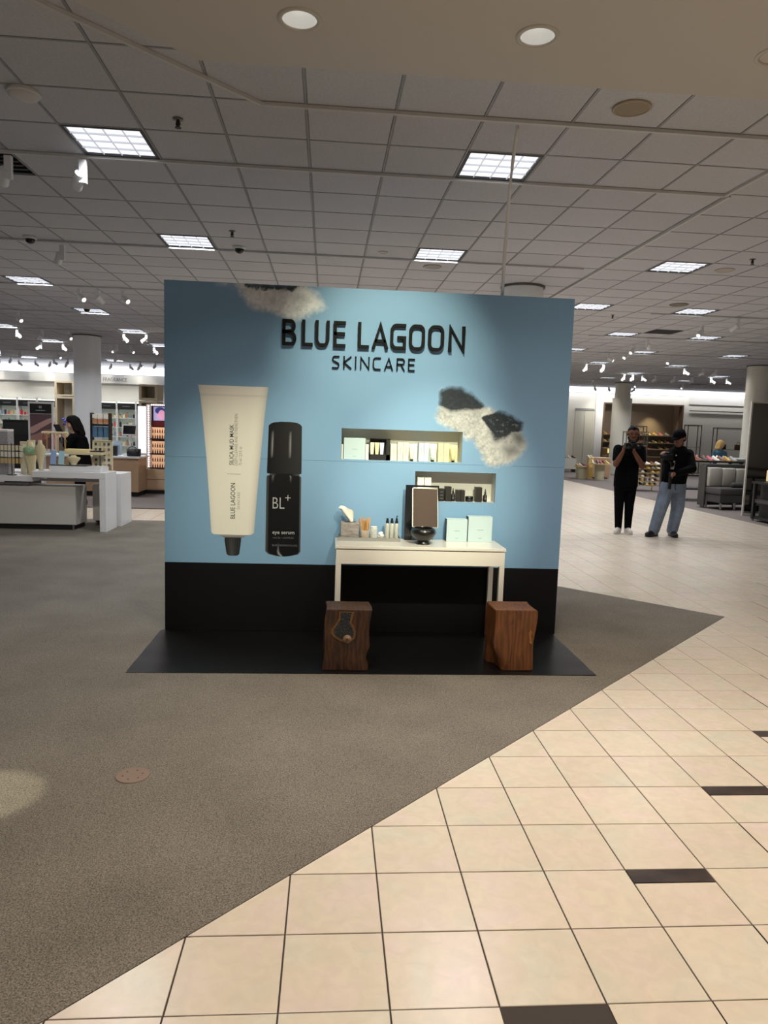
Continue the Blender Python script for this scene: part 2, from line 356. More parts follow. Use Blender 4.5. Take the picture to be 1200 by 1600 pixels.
s.add([(-1.26,2.41,ZS),(9,2.41,ZS),(9,2.41,H+.05),(-1.26,2.41,H+.05)], [(0,1,2,3)]); s.add([(-1.26,2.41,ZS),(-19.67,-16,ZS),(-19.67,-16,H+.05),(-1.26,2.41,H+.05)], [(3,2,1,0)])
s.add([(9,2.41,ZS),(9,-16,ZS),(9,-16,H+.05),(9,2.41,H+.05)], [(0,1,2,3)])
s.add([(-19.67,-16,H+.05),(9,-16,H+.05),(9,2.41,H+.05),(-1.26,2.41,H+.05)], [(0,1,2,3)])
sof = struct('ceiling_soffit', s, m_gyp)
m_trimw = mat('downlight_trim', (190,184,172), 0.4); m_can = mat('downlight_cone', (150,148,142), 0.25, emit=0.36, ecol=(1,0.96,0.88)); m_bulb = mat('downlight_bulb', (255,250,240), 0.5, emit=1.6, ecol=(1,0.96,0.88))
def downlight(x, y, label, power, hole=True):
    t = thing('recessed_downlight', label, 'downlight', (x, y, ZS), group='downlights in the soffit')
    b = MB().lathe([(0.108,0.001),(0.108,-0.004),(0.098,-0.009),(0.084,-0.006),(0.084,0.001)], n=32, cap=False).build('trim_ring', m_trimw, t, True)
    if hole:
        autosmooth(MB().lathe([(0.085,-0.004),(0.080,0.04),(0.066,0.10),(0.062,0.16),(0.0,0.16)], n=32, cap=False).build('reflector_cone', m_can, t))
        bb = MB(); bb.tube([(0.035*math.cos(a), 0.02+0.0*a, 0.11+0.035*math.sin(a)) for a in [math.pi*k/10 for k in range(10, 21)]], 0.007, 8); bb.build('bulb', m_bulb, t, True)
    area('lamp', (0,0,-0.012), 0.12, power*(1.3 if hole else 1), WARM, 116 if hole else 140, t, 'DISK')
    return t
downlight(*DL[0], 'round recessed downlight on the left in the smooth soffit', P_DOWN)
downlight(*DL[1], 'round recessed downlight on the right in the smooth soffit', P_DOWN)
for x, y in DLB: downlight(x, y, 'recessed downlight of the soffit out of sight overhead', P_DOWN, False)
for (x, y), aim, p, cone, bl in BOOTH_SPOTS:
    t = thing('accent_downlight', 'aimed accent downlight of the soffit out of sight overhead', 'downlight', (x, y, ZS), group='accent lights aimed at the booth')
    MB().lathe([(0.07,0.0),(0.07,-0.006),(0.05,-0.008),(0.05,0.0)], n=20, cap=False).build('trim_ring', m_trimw, t, True)
    spot('lamp', (x, y, ZS-0.02), aim, p, (1.0,0.97,0.70), cone, bl, t, 0.035)

# tracks on the ceiling and the spotlights that hang from them
m_track = mat('track_white', (200,199,198), 0.5); m_spotw = mat('spot_white', (225,225,225), 0.4); m_spotg = mat('spot_face', (60,60,62), 0.5); m_lens = mat('spot_lens', (255,252,245), 0.4, emit=3, ecol=(1,0.97,0.92))
def track(a, b, label):
    a, b = Vector(a), Vector(b); d = (b-a); L = d.length; n = Vector((-d.y, d.x)).normalized()*0.013; v = []
    for z in (H-0.022, H): v += [(a.x-n.x,a.y-n.y,z),(b.x-n.x,b.y-n.y,z),(b.x+n.x,b.y+n.y,z),(a.x+n.x,a.y+n.y,z)]
    mid = (a+b)/2; t = MB(); t.add([(x-mid.x,y-mid.y,z-H) for x,y,z in v], [(0,3,2,1),(4,5,6,7),(0,1,5,4),(1,2,6,5),(2,3,7,6),(3,0,4,7)])
    o = t.build('lighting_track', m_track); o.location = (mid.x, mid.y, H); tag(o, label, 'track'); return o
track((-0.995,3.36), (6.0,3.415), 'long ceiling track running above the booth front')
track((-2.6,1.78), (-1.02,3.36), 'diagonal ceiling track beside the smooth soffit edge')
track((-13,OY-0.06), (2.90,OY+0.033), 'ceiling track carrying the two nearest white spotlights')
track((2.945,4.6), (2.855,19.0), 'long diagonal ceiling joint rail receding to the right')
track((2.90,OY+0.04), (2.95,3.42), 'short ceiling rail joining the long ceiling tracks')
for j in range(1, 8):
    y = OY+5*S*j
    track((-17+0.5*j,y-0.1), (2.7,y+0.01), 'ceiling track number %s counted from the camera over the beauty floor' % ['','two','three','four','five','six','seven','eight'][j])
    if j > 1: track((5.0,y+0.04), (18,y+0.11), 'ceiling track number %s counted from the camera over the shoe floor' % ['','two','three','four','five','six','seven','eight'][j])
def make_spot(on, k, pw):   # lit heads turn towards the camera, dark ones away from it to the far displays
    t = thing('track_spotlight', '-', 'spotlight')
    MB().box(-0.028,0.028,-0.022,0.022,-0.2,-0.02).build('driver_box', m_spotw, t)
    sx = 1 if k else -1; ax = Vector((sx*0.75, -0.55, -0.55 if k else -0.75)).normalized() if on else Vector((sx*0.5, 0.8, -0.62)).normalized()
    c = Vector((sx*0.05, -0.04 if on else 0.03, -0.17)); h = MB().lathe([(0.0,-0.075),(0.04,-0.075),(0.046,-0.05),(0.046,0.075),(0.036,0.075)], c, 14, axis=ax, cap=False)
    hd = autosmooth(h.build('lamp_head', m_spotw, t)); MB().lathe([(0.0,0.066),(0.036,0.068)], c, 14, axis=ax, cap=False).build('lens', m_lens, hd)
    spot('lamp', c+ax*0.08, c+ax, pw, (1.0,0.95,0.86), 62, 0.8, t, 0.03)
    return t
SP = [(-3.17,4.57,0,0),(-2.58,4.57,0,0),(-3.84,7.62,0,0),(-4.66,10.66,1,1),(-4.38,10.66,0,1),(-3.96,10.66,1,1),(-6.9,13.71,1,1),(-8.18,16.76,1,1),(-7.59,16.76,0,0),(-6.98,16.76,1,1),(-8.8,19.81,1,0),(-8.18,19.81,1,1),(-11.26,22.86,1,0),(-10.61,22.86,0,0),(-9.43,22.86,1,1),(-12.55,25.6,0,0),(-12.08,25.6,0,0),(-10.58,25.6,0,1),(-10.08,25.6,0,0),(-13.0,26.8,0,0),(-12.3,26.8,0,1),(-11.7,26.8,0,1),(-11.15,26.8,0,0),(-10.55,26.8,0,0),(-5.64,16.76,1,1),(-5.1,16.76,1,0),(-6.88,19.81,1,1),(-6.60,19.5,0,0),(-6.3,19.81,1,1),(-5.64,19.81,1,1),(-7.57,22.86,0,0),(-7.51,25.6,1,1),(-6.97,25.6,0,0),(-8.9,26.8,0,0),(-8.2,26.8,0,1),(-7.85,26.8,0,0),
 (6.62,16.76,1,1),(6.75,15.9,1,0),(6.45,14.8,1,0),(6.29,13.71,0,1),(7.12,19.81,1,0),(7.66,19.81,1,0),(9.56,22.86,1,0),(9.87,22.86,1,0),(10.22,22.86,1,1),(9.57,25.9,0,1),(10.78,28.95,0,1),(11.4,28.95,0,1),(11.33,25.9,1,0),(12.54,28.95,0,0),(10.7,22.86,0,0),(8.27,16.76,1,0),(10.2,19.81,1,1),(6.4,11.6,1,0),(6.56,10.66,0,0),(12.69,22.86,1,1),(13.27,22.86,1,1),(10.79,19.81,0,0),(11.19,19.81,0,0),(11.36,22.86,0,0),(12.03,22.86,0,0),(13.2,25.9,1,0)]
proto = {}
near_l = {0: 'white track spotlight at the left edge beside the ceiling vent', 1: 'white track spotlight hanging beside the nearest ceiling light', 2: 'small grey track spotlight behind the black dome camera on the left',
          3: 'lit track spotlight, leftmost of the three on the track left of the booth', 4: 'unlit track spotlight, middle of the three on the track left of the booth', 5: 'lit track spotlight, rightmost of the three on the track left of the booth'}
for i, (x, y, on, k) in enumerate(SP):
    row = sorted(q for q in SP if round(q[1]) == round(y) and (q[0] < 0) == (x < 0)); rown = sorted({round(q[1]) for q in SP if (q[0] < 0) == (x < 0)})
    lab = near_l.get(i, '%s spotlight over the %s, %s track row, %s from the left' % ('glaring' if on else 'averted grey', 'beauty counters' if x < 0 else 'shoe floor', ORD[rown.index(round(y))], ORD[row.index((x, y, on, k))]))
    grp = 'track spotlights over the '+('beauty counters' if x < 0 else 'shoe floor')
    pw = 50 if on else (12 if y > 26 and x < 0 else 75); pk = (on, k, pw)
    if pk not in proto: o = proto[pk] = make_spot(on, k, pw); o.location = (x, y, H-0.02); o['label'] = lab; o['group'] = grp
    else: dup(proto[pk], (x, y, H-0.02), 0, lab, grp)

# small ceiling devices
def det(x, y, label):
    t = thing('smoke_detector', label, 'smoke detector', (x, y, H)); MB().lathe([(0.0,-0.05),(0.05,-0.05),(0.085,-0.042),(0.1,-0.028),(0.1,0.0)], n=24, cap=False).build('cover', mat('detector_white', (205,203,198), 0.5), t, True)
    MB().lathe([(0.102,-0.03),(0.106,-0.026),(0.106,-0.02),(0.102,-0.016)], n=24, cap=False).build('vent_ring', mat('detector_ring', (225,225,222), 0.4), t, True)
det(-2.58, 3.43, 'white smoke detector on the ceiling near the top left corner')
def sprinkler(x, y, label):
    t = thing('fire_sprinkler', label, 'sprinkler', (x, y, H)); m_ = mat('sprinkler_metal', (58,54,50), 0.4, 0.6)
    MB().cyl((0,0,-0.006), 0.035, 0.006).build('escutcheon', mat('escutcheon', (120,112,104), 0.4, 0.5), t, True)
    MB().lathe([(0.012,-0.05),(0.014,-0.02),(0.01,-0.006)], n=10).tube([(-0.012,0,-0.02),(-0.016,0,-0.04),(0,0,-0.058)], 0.003).tube([(0.012,0,-0.02),(0.016,0,-0.04),(0,0,-0.058)], 0.003).cyl((0,0,-0.063), 0.022, 0.005, 12).build('head', m_, t)
sprinkler(-1.64, 3.72, 'dark fire sprinkler right of the nearest left ceiling light'); sprinkler(-1.66, 6.70, 'fire sprinkler just above the black dome camera near the booth')
sprinkler(4.45, 6.74, 'fire sprinkler on the right ceiling near the frame edge'); sprinkler(4.46, 11.07, 'fire sprinkler right of the booth top corner')
def dome(x, y, label):
    t = thing('dome_camera', label, 'security camera', (x, y, H)); MB().lathe([(0.075,0),(0.078,-0.02),(0.065,-0.03),(0.06,-0.03)], n=20, cap=False).build('housing', mat('dome_white', (215,215,212), 0.4), t, True)
    MB().ball((0,0,-0.028), (0.058,0.058,0.055), 16, 10).build('dome', mat('dome_black', (10,10,12), 0.1), t, True)
dome(-1.67, 7.42, 'black dome security camera above the booth left part'); dome(-4.15, 7.45, 'black dome security camera on the far left ceiling'); dome(-5.30, 13.0, 'black dome security camera in front of a ceiling light on the left')
def speaker(x, y, r, col, label):
    t = thing('ceiling_speaker', label, 'ceiling speaker', (x, y, H)); m_ = mat('speaker_%d%d%d' % col, col, 0.6)
    MB().lathe([(r,0.0),(r*1.0,-0.008),(r*0.9,-0.012),(r*0.86,-0.006),(r*0.86,0)], n=32, cap=False).build('rim', mat('speaker_rim%d%d%d' % col, tuple(min(255, v+18) for v in col), 0.5), t, True); MB().cyl((0,0,-0.007), r*0.87, 0.006, 32).build('grille', m_, t)
speaker(1.41, 3.08, 0.125, (146,130,106), 'tan round ceiling speaker next to the soffit on the right'); speaker(0.78, 7.97, 0.12, (160,156,150), 'round ceiling speaker ring behind the light above the booth')
speaker(4.44, 7.34, 0.12, (176,168,158), 'pale round ceiling speaker right of the diagonal ceiling joint'); speaker(5.06, 9.81, 0.15, (112,104,92), 'dark round ceiling speaker by the right ceiling lights'); speaker(0.08, 7.32, 0.06, (185,183,180), 'small white ceiling disc above the middle of the booth')
m_void = mat('vent_dark', (22,21,20), 0.8)
for (c, r), lab in zip(VENT, ('slatted ceiling air vent at the left edge', 'dark open ceiling vent on the right ceiling', 'dark distant ceiling vent above the shoe wall')):
    x, y = cworld(c+.5, r+.5); t = thing('ceiling_vent', lab, 'vent', (x, y, H), AY)
    MB().box(-0.3,0.3,-0.3,0.3,0.012,0.018).build('backing', m_void, t)
    for k in range(6):
        MB().cbox((0,-0.25+k*0.1,0.004), (0.58,0.05,0.004), Matrix.Rotation(R(35), 3, 'X')).build('slat', m_tee, t)

# ------------------------------------------------------------------ walls and columns
m_wallw = mat('wall_white', (214,212,206), 0.8); m_wallc = mat('wall_cream', (228,225,213), 0.8); m_cove = mat('cove_glow', (235,240,255), 0.6, emit=2.0, ecol=(0.86,0.90,1.0))
m_line = mat('reveal_grey', (140,140,142), 0.7); m_brown = mat('recess_taupe', (150,134,118), 0.8); m_trimd = mat('recess_trim', (96,74,56), 0.6)
struct('wall_back_beauty', MB().box(-20,2.5,27.6,27.9,0,H), m_wallw)
struct('trim_1', MB().box(-20,2.5,27.50,27.6,3.30,3.60), m_cove); struct('trim_2', MB().box(-20,2.5,27.44,27.6,2.96,3.28), m_wallw); struct('trim_3', MB().box(-20,2.5,27.42,27.6,2.935,2.958), m_line); struct('trim_8', MB().box(-20,2.5,27.45,27.6,3.28,3.30), m_line)
w = MB(); Yw = 30.6
w.box(2.5,11.9,Yw,Yw+.3,0,H); w.box(15.6,26,Yw,Yw+.3,0,H); w.box(11.9,15.6,Yw,Yw+.3,3.06,H)
struct('wall_back_shoes', w, m_wallc); struct('wall_shoe_recess', MB().box(11.8,15.7,Yw+0.9,Yw+1,0,3.2).box(11.8,11.9,Yw+.3,Yw+.9,0,3.2).box(15.6,15.7,Yw+.3,Yw+.9,0,3.2), m_brown)
struct('wall_right', MB().box(24,24.2,-16,12,0,H), mat('wall_right_taupe', (150,140,128), 0.8))
struct('wall_side_middle', MB().box(2.4,2.5,27.6,30.9,0,H), m_wallw)
struct('trim_4', MB().box(2.5,26,Yw-.06,Yw,3.47,3.71), m_cove); struct('trim_5', MB().box(15.88,26,Yw-.05,Yw,3.1,3.45), m_wallw); struct('trim_6', MB().box(11.48,11.82,Yw-.08,Yw,0,3.47), mat('pilaster_white', (226,226,226), 0.6))
struct('trim_7', MB().box(11.86,11.92,Yw-.03,Yw+.3,0,3.06).box(15.58,15.64,Yw-.03,Yw+.3,0,3.06).box(11.92,15.58,Yw-.03,Yw+.3,3.0,3.06), m_trimd)
d = MB().box(10.55,11.43,Yw-.04,Yw,2.66,2.75); d1 = struct('door_1', d, m_line)
for x0, x1 in ((10.56,10.98),(11.0,11.42)): MB().box(x0,x1,Yw-.035,Yw-.005,0.02,2.64).build('door_leaf', mat('door_cream', (206,204,190), 0.6), d1)
m_colw = mat('column_paint', (236,237,239), 0.5); m_colc = mat('column_cream', (222,219,206), 0.5)
def column(x, y, r, label, m_, wrap=None):
    t = thing('round_column', label, 'column', (x, y, 0.001)); MB().lathe([(r,0.0),(r,H-0.001)], n=40).build('shaft', m_, t, False); autosmooth(t.children[0])
    autosmooth(MB().lathe([(r,H-0.03),(r+.025,H-0.03),(r+.025,H-.001)], n=40, cap=False).build('ceiling_collar', mat('collar_dark', (90,88,86), 0.6), t))
    if wrap: autosmooth(MB().lathe([(wrap,0.0),(wrap,3.08),(r,3.08)], n=40, cap=False).build('lower_wrap', m_, t))
column(-6.90, 17.9, 0.335, 'white round column between the beauty displays on the left', m_colw)
column(2.27, 9.0, 0.30, 'white round column rising behind the blue booth', m_colw)
column(11.33, 27.2, 0.31, 'cream round column with a thicker lower half in the shoe area', m_colc, 0.385)
column(11.88, 18.6, 0.36, 'white round column at the right edge behind the grey seating', m_colc)

for x0, x1, y, col in ((-16, 1.5, 27.15, (0.9,0.94,1.0)), (3.0, 22, 30.2, (0.97,0.97,1.0))):     # cove lamps washing the far walls
    l = bpy.data.lights.new('cove_lamp', 'AREA'); l.shape = 'RECTANGLE'; l.size = x1-x0; l.size_y = 0.12; l.energy = 34 if x0 < 0 else 85; l.color = col; l.spread = R(150)
    o = bpy.data.objects.new('cove_lamp', l); C.objects.link(o); o.location = ((x0+x1)/2, y, 3.66); o.rotation_euler = (R(28), 0, 0)

# ------------------------------------------------------------------ the booth wall
PY = 3.645; BX0, BX1, BZ = -1.724, 1.296, 2.585; BASEZ = 0.527
N1 = (-0.424, 0.491, 1.334, 1.567); N2 = (0.142, 0.764, 1.033, 1.261)
BLUE = lin((122,160,194))
m_blue = mat('booth_blue', BLUE, 0.55, spec=0.2, linear=True); m_print = mat('booth_print', BLUE, 0.55, spec=0.2, attr=True, linear=True)
m_black = mat('booth_black', (8,8,10), 0.6, spec=0.2); m_nichew = mat('niche_white', (212,212,206), 0.6)
booth = thing('booth_wall', 'blue skincare pop up booth wall with raised black lettering and two niches', 'booth', (-0.214, PY, 0.003))
def bb(mb, name, m_, par=booth, smooth=False): return mb.build(name, m_, par, smooth, True)
def panel(name, z0, z1, m_, holes):
    xs = sorted({BX0, BX1} | {v for h in holes for v in h[:2]}); zs = sorted({z0, z1} | {v for h in holes for v in h[2:]}); b = MB()
    for xa, xb in zip(xs[:-1], xs[1:]):
        for za, zb in zip(zs[:-1], zs[1:]):
            cx, cz = (xa+xb)/2, (za+zb)/2
            if any(h[0] < cx < h[1] and h[2] < cz < h[3] for h in holes): continue
            b.box(xa, xb, PY, PY+0.02, za, zb)
    return bb(b, name, m_)
panel('upper_panel', 1.321, BZ, m_blue, [N1]); panel('lower_panel', BASEZ, 1.3195, m_blue, [N2]); panel('base_panel', 0.004, BASEZ-0.0005, m_black, [])
bb(MB().box(BX0,BX0+.02,PY+.021,PY+.9,0.004,BZ).box(BX1-.02,BX1,PY+.021,PY+.9,0.004,BZ), 'side_panel', m_blue)
bb(MB().box(BX0,BX1,PY+.88,PY+.9,0.004,BZ), 'back_panel', m_blue); bb(MB().box(BX0,BX1,PY+.021,PY+.9,BZ-.02,BZ-.001), 'top_panel', m_black)
for (x0, x1, z0, z1) in (N1, N2):
    D = 0.145; n = MB(); e = 0.012
    n.box(x0-e,x1+e,PY+D,PY+D+e,z0-e,z1+e); n.box(x0-e,x0,PY+.0205,PY+D,z0-e,z1+e); n.box(x1,x1+e,PY+.0205,PY+D,z0-e,z1+e); n.box(x0,x1,PY+.0205,PY+D,z0-e,z0); n.box(x0,x1,PY+.0205,PY+D,z1,z1+e)
    bb(n, 'niche', m_nichew)
# letters ------------------------------------------------------
def arc(cx, cz, rx, rz, a0, a1, n=6): return [(cx+rx*math.cos(R(a0+(a1-a0)*k/n)), cz+rz*math.sin(R(a0+(a1-a0)*k/n))) for k in range(n+1)]
def glyph(ch, s):           # strokes in a box w x 1 (width given per letter below), centre lines inset by s/2
    i = s/2; W_ = 1; q = 0.34; t = 1-i; l = i; r = 1-i
    def rr(x0, x1, z0, z1, a, b): return arc(x1-a,z1-b,a,b,90,0)+arc(x1-a,z0+b,a,b,0,-90)+arc(x0+a,z0+b,a,b,-90,-180)+arc(x0+a,z1-b,a,b,180,90)
    bz = i; G = {}
    G['L'] = [[(l,1),(l,bz),(1,bz)]]
    G['E'] = [[(1,t),(l,t),(l,bz),(1,bz)],[(l,0.52),(0.92,0.52)]]
    G['U'] = [[(l,1)]+[(l,bz+q*0.8)]+arc(l+q,bz+q*.8,q,q*.8,180,270)+arc(r-q,bz+q*.8,q,q*.8,270,360)+[(r,1)]]
    G['O'] = [('c', rr(l,r,bz,t,q,q*0.75))]
    G['C'] = [[(1,t)]+arc(l+q,t-q*.75,q,q*.75,90,180)+arc(l+q,bz+q*.75,q,q*.75,180,270)+[(1,bz)]]
    G['G'] = [[(0.97,t)]+arc(l+q,t-q*.75,q,q*.75,90,180)+arc(l+q,bz+q*.75,q,q*.75,180,270)+[(r,bz),(r,0.46),(0.55,0.46)]]
    G['B'] = [[(l,0.5),(l,t)]+arc(r-.08-.28,t-.225+i*0.0,.28,.215,90,-90)+[(l,0.52)],[(l,0.53),(l,bz)]+arc(r-.3,bz+.235,.3,.235,-90,90)+[(l,0.52)]]
    G['A'] = [[(l*0.7,0),(0.5-s*0.12,t),(0.5+s*0.12,t),(1-l*0.7,0)],[(0.2,0.27),(0.8,0.27)]]
    G['N'] = [[(l,0),(l,t),(l+s*0.2,t),(r-s*0.2,bz),(r,bz),(r,1)]]
    G['S'] = [[(0.98,t)]+arc(l+.3,t-.22,.3,.22,90,270)+arc(r-.3,bz+.22,.3,.235,90,-90)+[(0.02,bz)]]
    G['K'] = [[(l,0),(l,1)],[(0.97,1),(l+s*.6,0.5),(1,0)]]
    G['I'] = [[(0.5,0),(0.5,1)]]
    G['R'] = [[(l,0),(l,t)]+arc(r-.33,t-.24,.33,.24,90,-90)+[(l,t-.48)],[(0.52,t-.48),(0.98,0)]]
    return G[ch]
def letter(ch, x0, x1, z0, z1, sw, y0, y1, m_):
    w_, h_ = x1-x0, z1-z0; b = MB(); s_ = sw/h_
    i = sw/2
    for st in glyph(ch, 0.0001):
        cl_ = isinstance(st, tuple); pts = st[1] if cl_ else st
        # unit box is inset by half a stroke so that outer edges land on the box
        pp = [(x0+i+u*(w_-2*i), z0+i+v*(h_-2*i)) for u, v in pts]
        out = [pp[0]]
        for p in pp[1:]:
            if (p[0]-out[-1][0])**2+(p[1]-out[-1][1])**2 > 1e-7: out.append(p)
        if cl_ and (out[0][0]-out[-1][0])**2+(out[0][1]-out[-1][1])**2 < 1e-7: out.pop()
        if not cl_:       # stretch free ends to the box edge
            for a, bq in ((0, 1), (-1, -2)):
                d_ = Vector(out[a])-Vector(out[bq])
                if d_.length > 1e-6: e_ = Vector(out[a])+d_.normalized()*i; out[a] = (e_.x, e_.y)
        b.ribbon(out, sw, y0, y1, cl_)
    return bb(b, 'letter', m_)
m_let = mat('letter_black', (6,6,7), 0.6, spec=0.15)
for ch, x0, x1 in [('B',-.874,-.772),('L',-.731,-.652),('U',-.634,-.531),('E',-.500,-.413),('L',-.322,-.240),('A',-.217,-.100),('G',-.084,.033),('O',.055,.172),('O',.197,.314),('N',.350,.472)]:
    letter(ch, x0, x1, 2.157, 2.343, 0.0222, PY-0.038, PY-0.006, m_let)
for ch, a, b_ in [('S',519,530.5),('K',536.5,549),('I',554,557),('N',562.5,577),('C',582,594.5),('A',600,613.5),('R',619,632),('E',637,647.5)]:
    x0, x1 = -.508+(a-519)*.00478, -.508+(b_-519)*.00478; letter(ch, x0, x1, 2.004, 2.096, 0.0098, PY-0.016, PY-0.002, m_let)
# printed pictures --------------------------------------------
def strip(rows, nu, cf):     # rows: (z, xl, xr); cf(u, v) -> linear colour ; flat print in the booth plane
    v, f, c = [], [], []; n = len(rows)
    for j, (z, xl, xr) in enumerate(rows):
        for k in range(nu+1):
            u = k/nu; v.append((xl+(xr-xl)*u, PY-0.0009, z)); c.append(cf(u, j/(n-1), z))
    for j in range(n-1):
        for k in range(nu): a = j*(nu+1)+k; f.append((a, a+1, a+nu+2, a+nu+1))
    return v, f, c
def printed(name, v, f, c):
    L = absloc(booth); me = bpy.data.meshes.new(name); me.from_pydata([(a[0]-L.x, a[1]-L.y, a[2]-L.z) for a in v], [], f)
    at = me.color_attributes.new('Col', 'FLOAT_COLOR', 'POINT'); at.data.foreach_set('color', np.array([[*q[:3], 1.0] for q in c], dtype=np.float32).ravel())
    return obj(name, me, m_print, booth)
def interp(z, tab):
    for (za, a0, a1), (zb, b0, b1) in zip(tab[:-1], tab[1:]):
        if (za-z)*(zb-z) <= 1e-12: t = (z-za)/(zb-za+1e-12); return a0+(b0-a0)*t, a1+(b1-a1)*t
    return tab[-1][1:]
def lerp(a, b, t): return tuple(x+(y-x)*t for x, y in zip(a, b))
def shape(name, tab, nz, nu, cf):
    zs = sorted({round(tab[0][0]+(tab[-1][0]-tab[0][0])*k/nz, 5) for k in range(nz+1)} | {t_[0] for t_ in tab}, reverse=True)
    v, f, c = strip([(z, *interp(z, tab)) for z in zs], nu, cf); f = [tuple(reversed(q)) for q in f]; printed(name, v, f, c)
WH = lin((226,224,216)); GR = lin((176,174,172)); BK = lin((8,10,14)); BG = lin((40,43,50))
def c_tube(u, v, z):
    e = abs(u-0.47)*2; k = 0.0 if e < 0.72 else (e-0.72)/0.28
    base = lerp(WH, GR, 0.55*k*k+0.18*max(0, 0.5-v)*(1.2-u))
    return lerp(base, GR, 0.35) if 1.774 < z < 1.784 else base
tt = [(1.849,-1.482,-0.972),(1.78,-1.467,-0.981),(1.62,-1.448,-0.998),(1.3,-1.418,-1.025),(1.0,-1.397,-1.048),(0.765,-1.383,-1.064),(0.752,-1.376,-1.072),(0.744,-1.362,-1.09)]
shape('printed_tube', tt, 40, 18, c_tube)
shape('printed_tube_neck', [(0.744,-1.33,-1.115),(0.728,-1.30,-1.14),(0.72,-1.278,-1.165)], 4, 6, lambda u, v, z: lerp(lin((150,150,150)), lin((95,95,95)), v))
def c_cap(u, v, z): k = 0.5+0.5*math.cos(u*math.pi*14); return lerp(lin((28,30,32)), lin((84,86,88)), 0.25*k+0.55*max(0, 1-abs(u-0.42)*3.2)*(0.4+0.6*v))
shape('printed_tube_cap', [(0.722,-1.282,-1.160),(0.70,-1.283,-1.160),(0.6,-1.268,-1.172),(0.588,-1.258,-1.182),(0.584,-1.24,-1.2)], 14, 28, c_cap)
def c_bcap(u, v, z):
    k = 0
    if 1.33 < z < 1.53: k = max(0, 1-abs(u-0.13)*26)*0.8+max(0, 1-abs(u-0.66)*26)*0.8; k *= math.sin((z-1.33)/0.2*math.pi)**0.5
    return lerp(BK, lin((150,152,156)), k+0.06*u)
shape('printed_bottle_cap', [(1.600,-0.875,-0.80),(1.594,-0.925,-0.755),(1.584,-0.95,-0.733),(1.57,-0.965,-0.72),(1.23,-0.974,-0.717),(1.214,-0.972,-0.719)], 24, 30, c_bcap)
shape('printed_bottle_neck', [(1.214,-0.955,-0.732),(1.2,-0.955,-0.732)], 2, 4, lambda u, v, z: lin((70,72,76)) if u in (0, 1) else BK)
def c_bot(u, v, z):
    k = 0.10*max(0, 1-abs(u-0.03)*20)+0.2*max(0, 1-abs(u-0.985)*30)
    if z > 1.15: k += 0.5*(max(0, 1-abs(u-0.18)*40)+max(0, 1-abs(u-0.70)*40))*(z-1.15)/0.05
    if z < 0.69: k += 0.6*max(0, 1-abs(u-0.36)*(14+(z-0.6)*500))*(0.69-z)/0.09
    return lerp(BK, lin((190,192,196)), min(k, 1))
shape('printed_bottle', [(1.2,-0.968,-0.727),(1.188,-0.976,-0.718),(0.625,-0.978,-0.714),(0.603,-0.955,-0.732),(0.59,-0.9,-0.79),(0.585,-0.86,-0.83)], 40, 36, c_bot)
def text(body, x, z, length, m_, rot=0, bold=0.0, par=booth, y=None, spacing=1.0, name='printed_text', cap=None):
    cu = bpy.data.curves.new('txt', 'FONT'); cu.body = body; cu.size = 1; cu.space_character = spacing; cu.offset = bold; cu.resolution_u = 3
    to = bpy.data.objects.new('txt', cu); C.objects.link(to); bpy.context.view_layer.update()
    me = bpy.data.meshes.new_from_object(to.evaluated_get(bpy.context.evaluated_depsgraph_get())); bpy.data.objects.remove(to); bpy.data.curves.remove(cu)
    vs_ = np.array([v.co[:] for v in me.vertices]); wd = vs_[:,0].max()-vs_[:,0].min(); k = length/wd; kz = k if cap is None else cap/(vs_[:,1].max()-max(0,vs_[:,1].min())); a = R(rot); x0 = vs_[:,0].min()
    L = absloc(par)
    for v in me.vertices:
        u, w_ = (v.co.x-x0)*k, v.co.y*kz; v.co = (x+u*math.cos(a)-w_*math.sin(a)-L.x, (PY-0.0016 if y is None else y)-L.y, z+u*math.sin(a)+w_*math.cos(a)-L.z)
    me.name = name; return obj(name, me, m_, par)
m_ink = mat('print_ink', (52,54,56), 0.6); m_inkl = mat('print_ink_light', (138,136,130), 0.6); m_wink = mat('print_white_ink', (170,174,180), 0.6); m_gink = mat('print_grey_ink', (92,96,102), 0.6)
text('BLUE LAGOON', -1.207, 0.866, 0.268, m_ink, 90, 0.006, cap=0.034); text('SKINCARE', -1.171, 0.938, 0.128, m_inkl, 90, spacing=1.3, cap=0.02)
text('SILICA MUD MASK', -1.222, 1.268, 0.300, m_ink, 90, 0.006, cap=0.03); text('DEEP-CLEANSE AND STRENGTHEN', -1.193, 1.266, 0.38, m_inkl, 90, cap=0.022); text('75 ml / 2.5 fl. oz', -1.16, 1.268, 0.138, m_inkl, 90, cap=0.022)
bb(MB().box(-1.267,-1.168,PY-0.0016,PY-0.001,1.1995,1.2025), 'printed_text', m_inkl)
text('BL', -0.928, 0.949, 0.088, m_wink, 0, -0.01, cap=0.084); text('+', -0.836, 1.0, 0.042, m_wink, 0, -0.012); text('eye serum', -0.927, 0.757, 0.165, m_wink, 0, 0.008); text('with BL+ COMPLEX', -0.925, 0.722, 0.16, m_gink, cap=0.014); text('BLUE LAGOON', -0.927, 0.664, 0.115, m_gink, 0, 0.01, cap=0.014); text('ICELAND', -0.806, 0.664, 0.068, m_gink, cap=0.014)
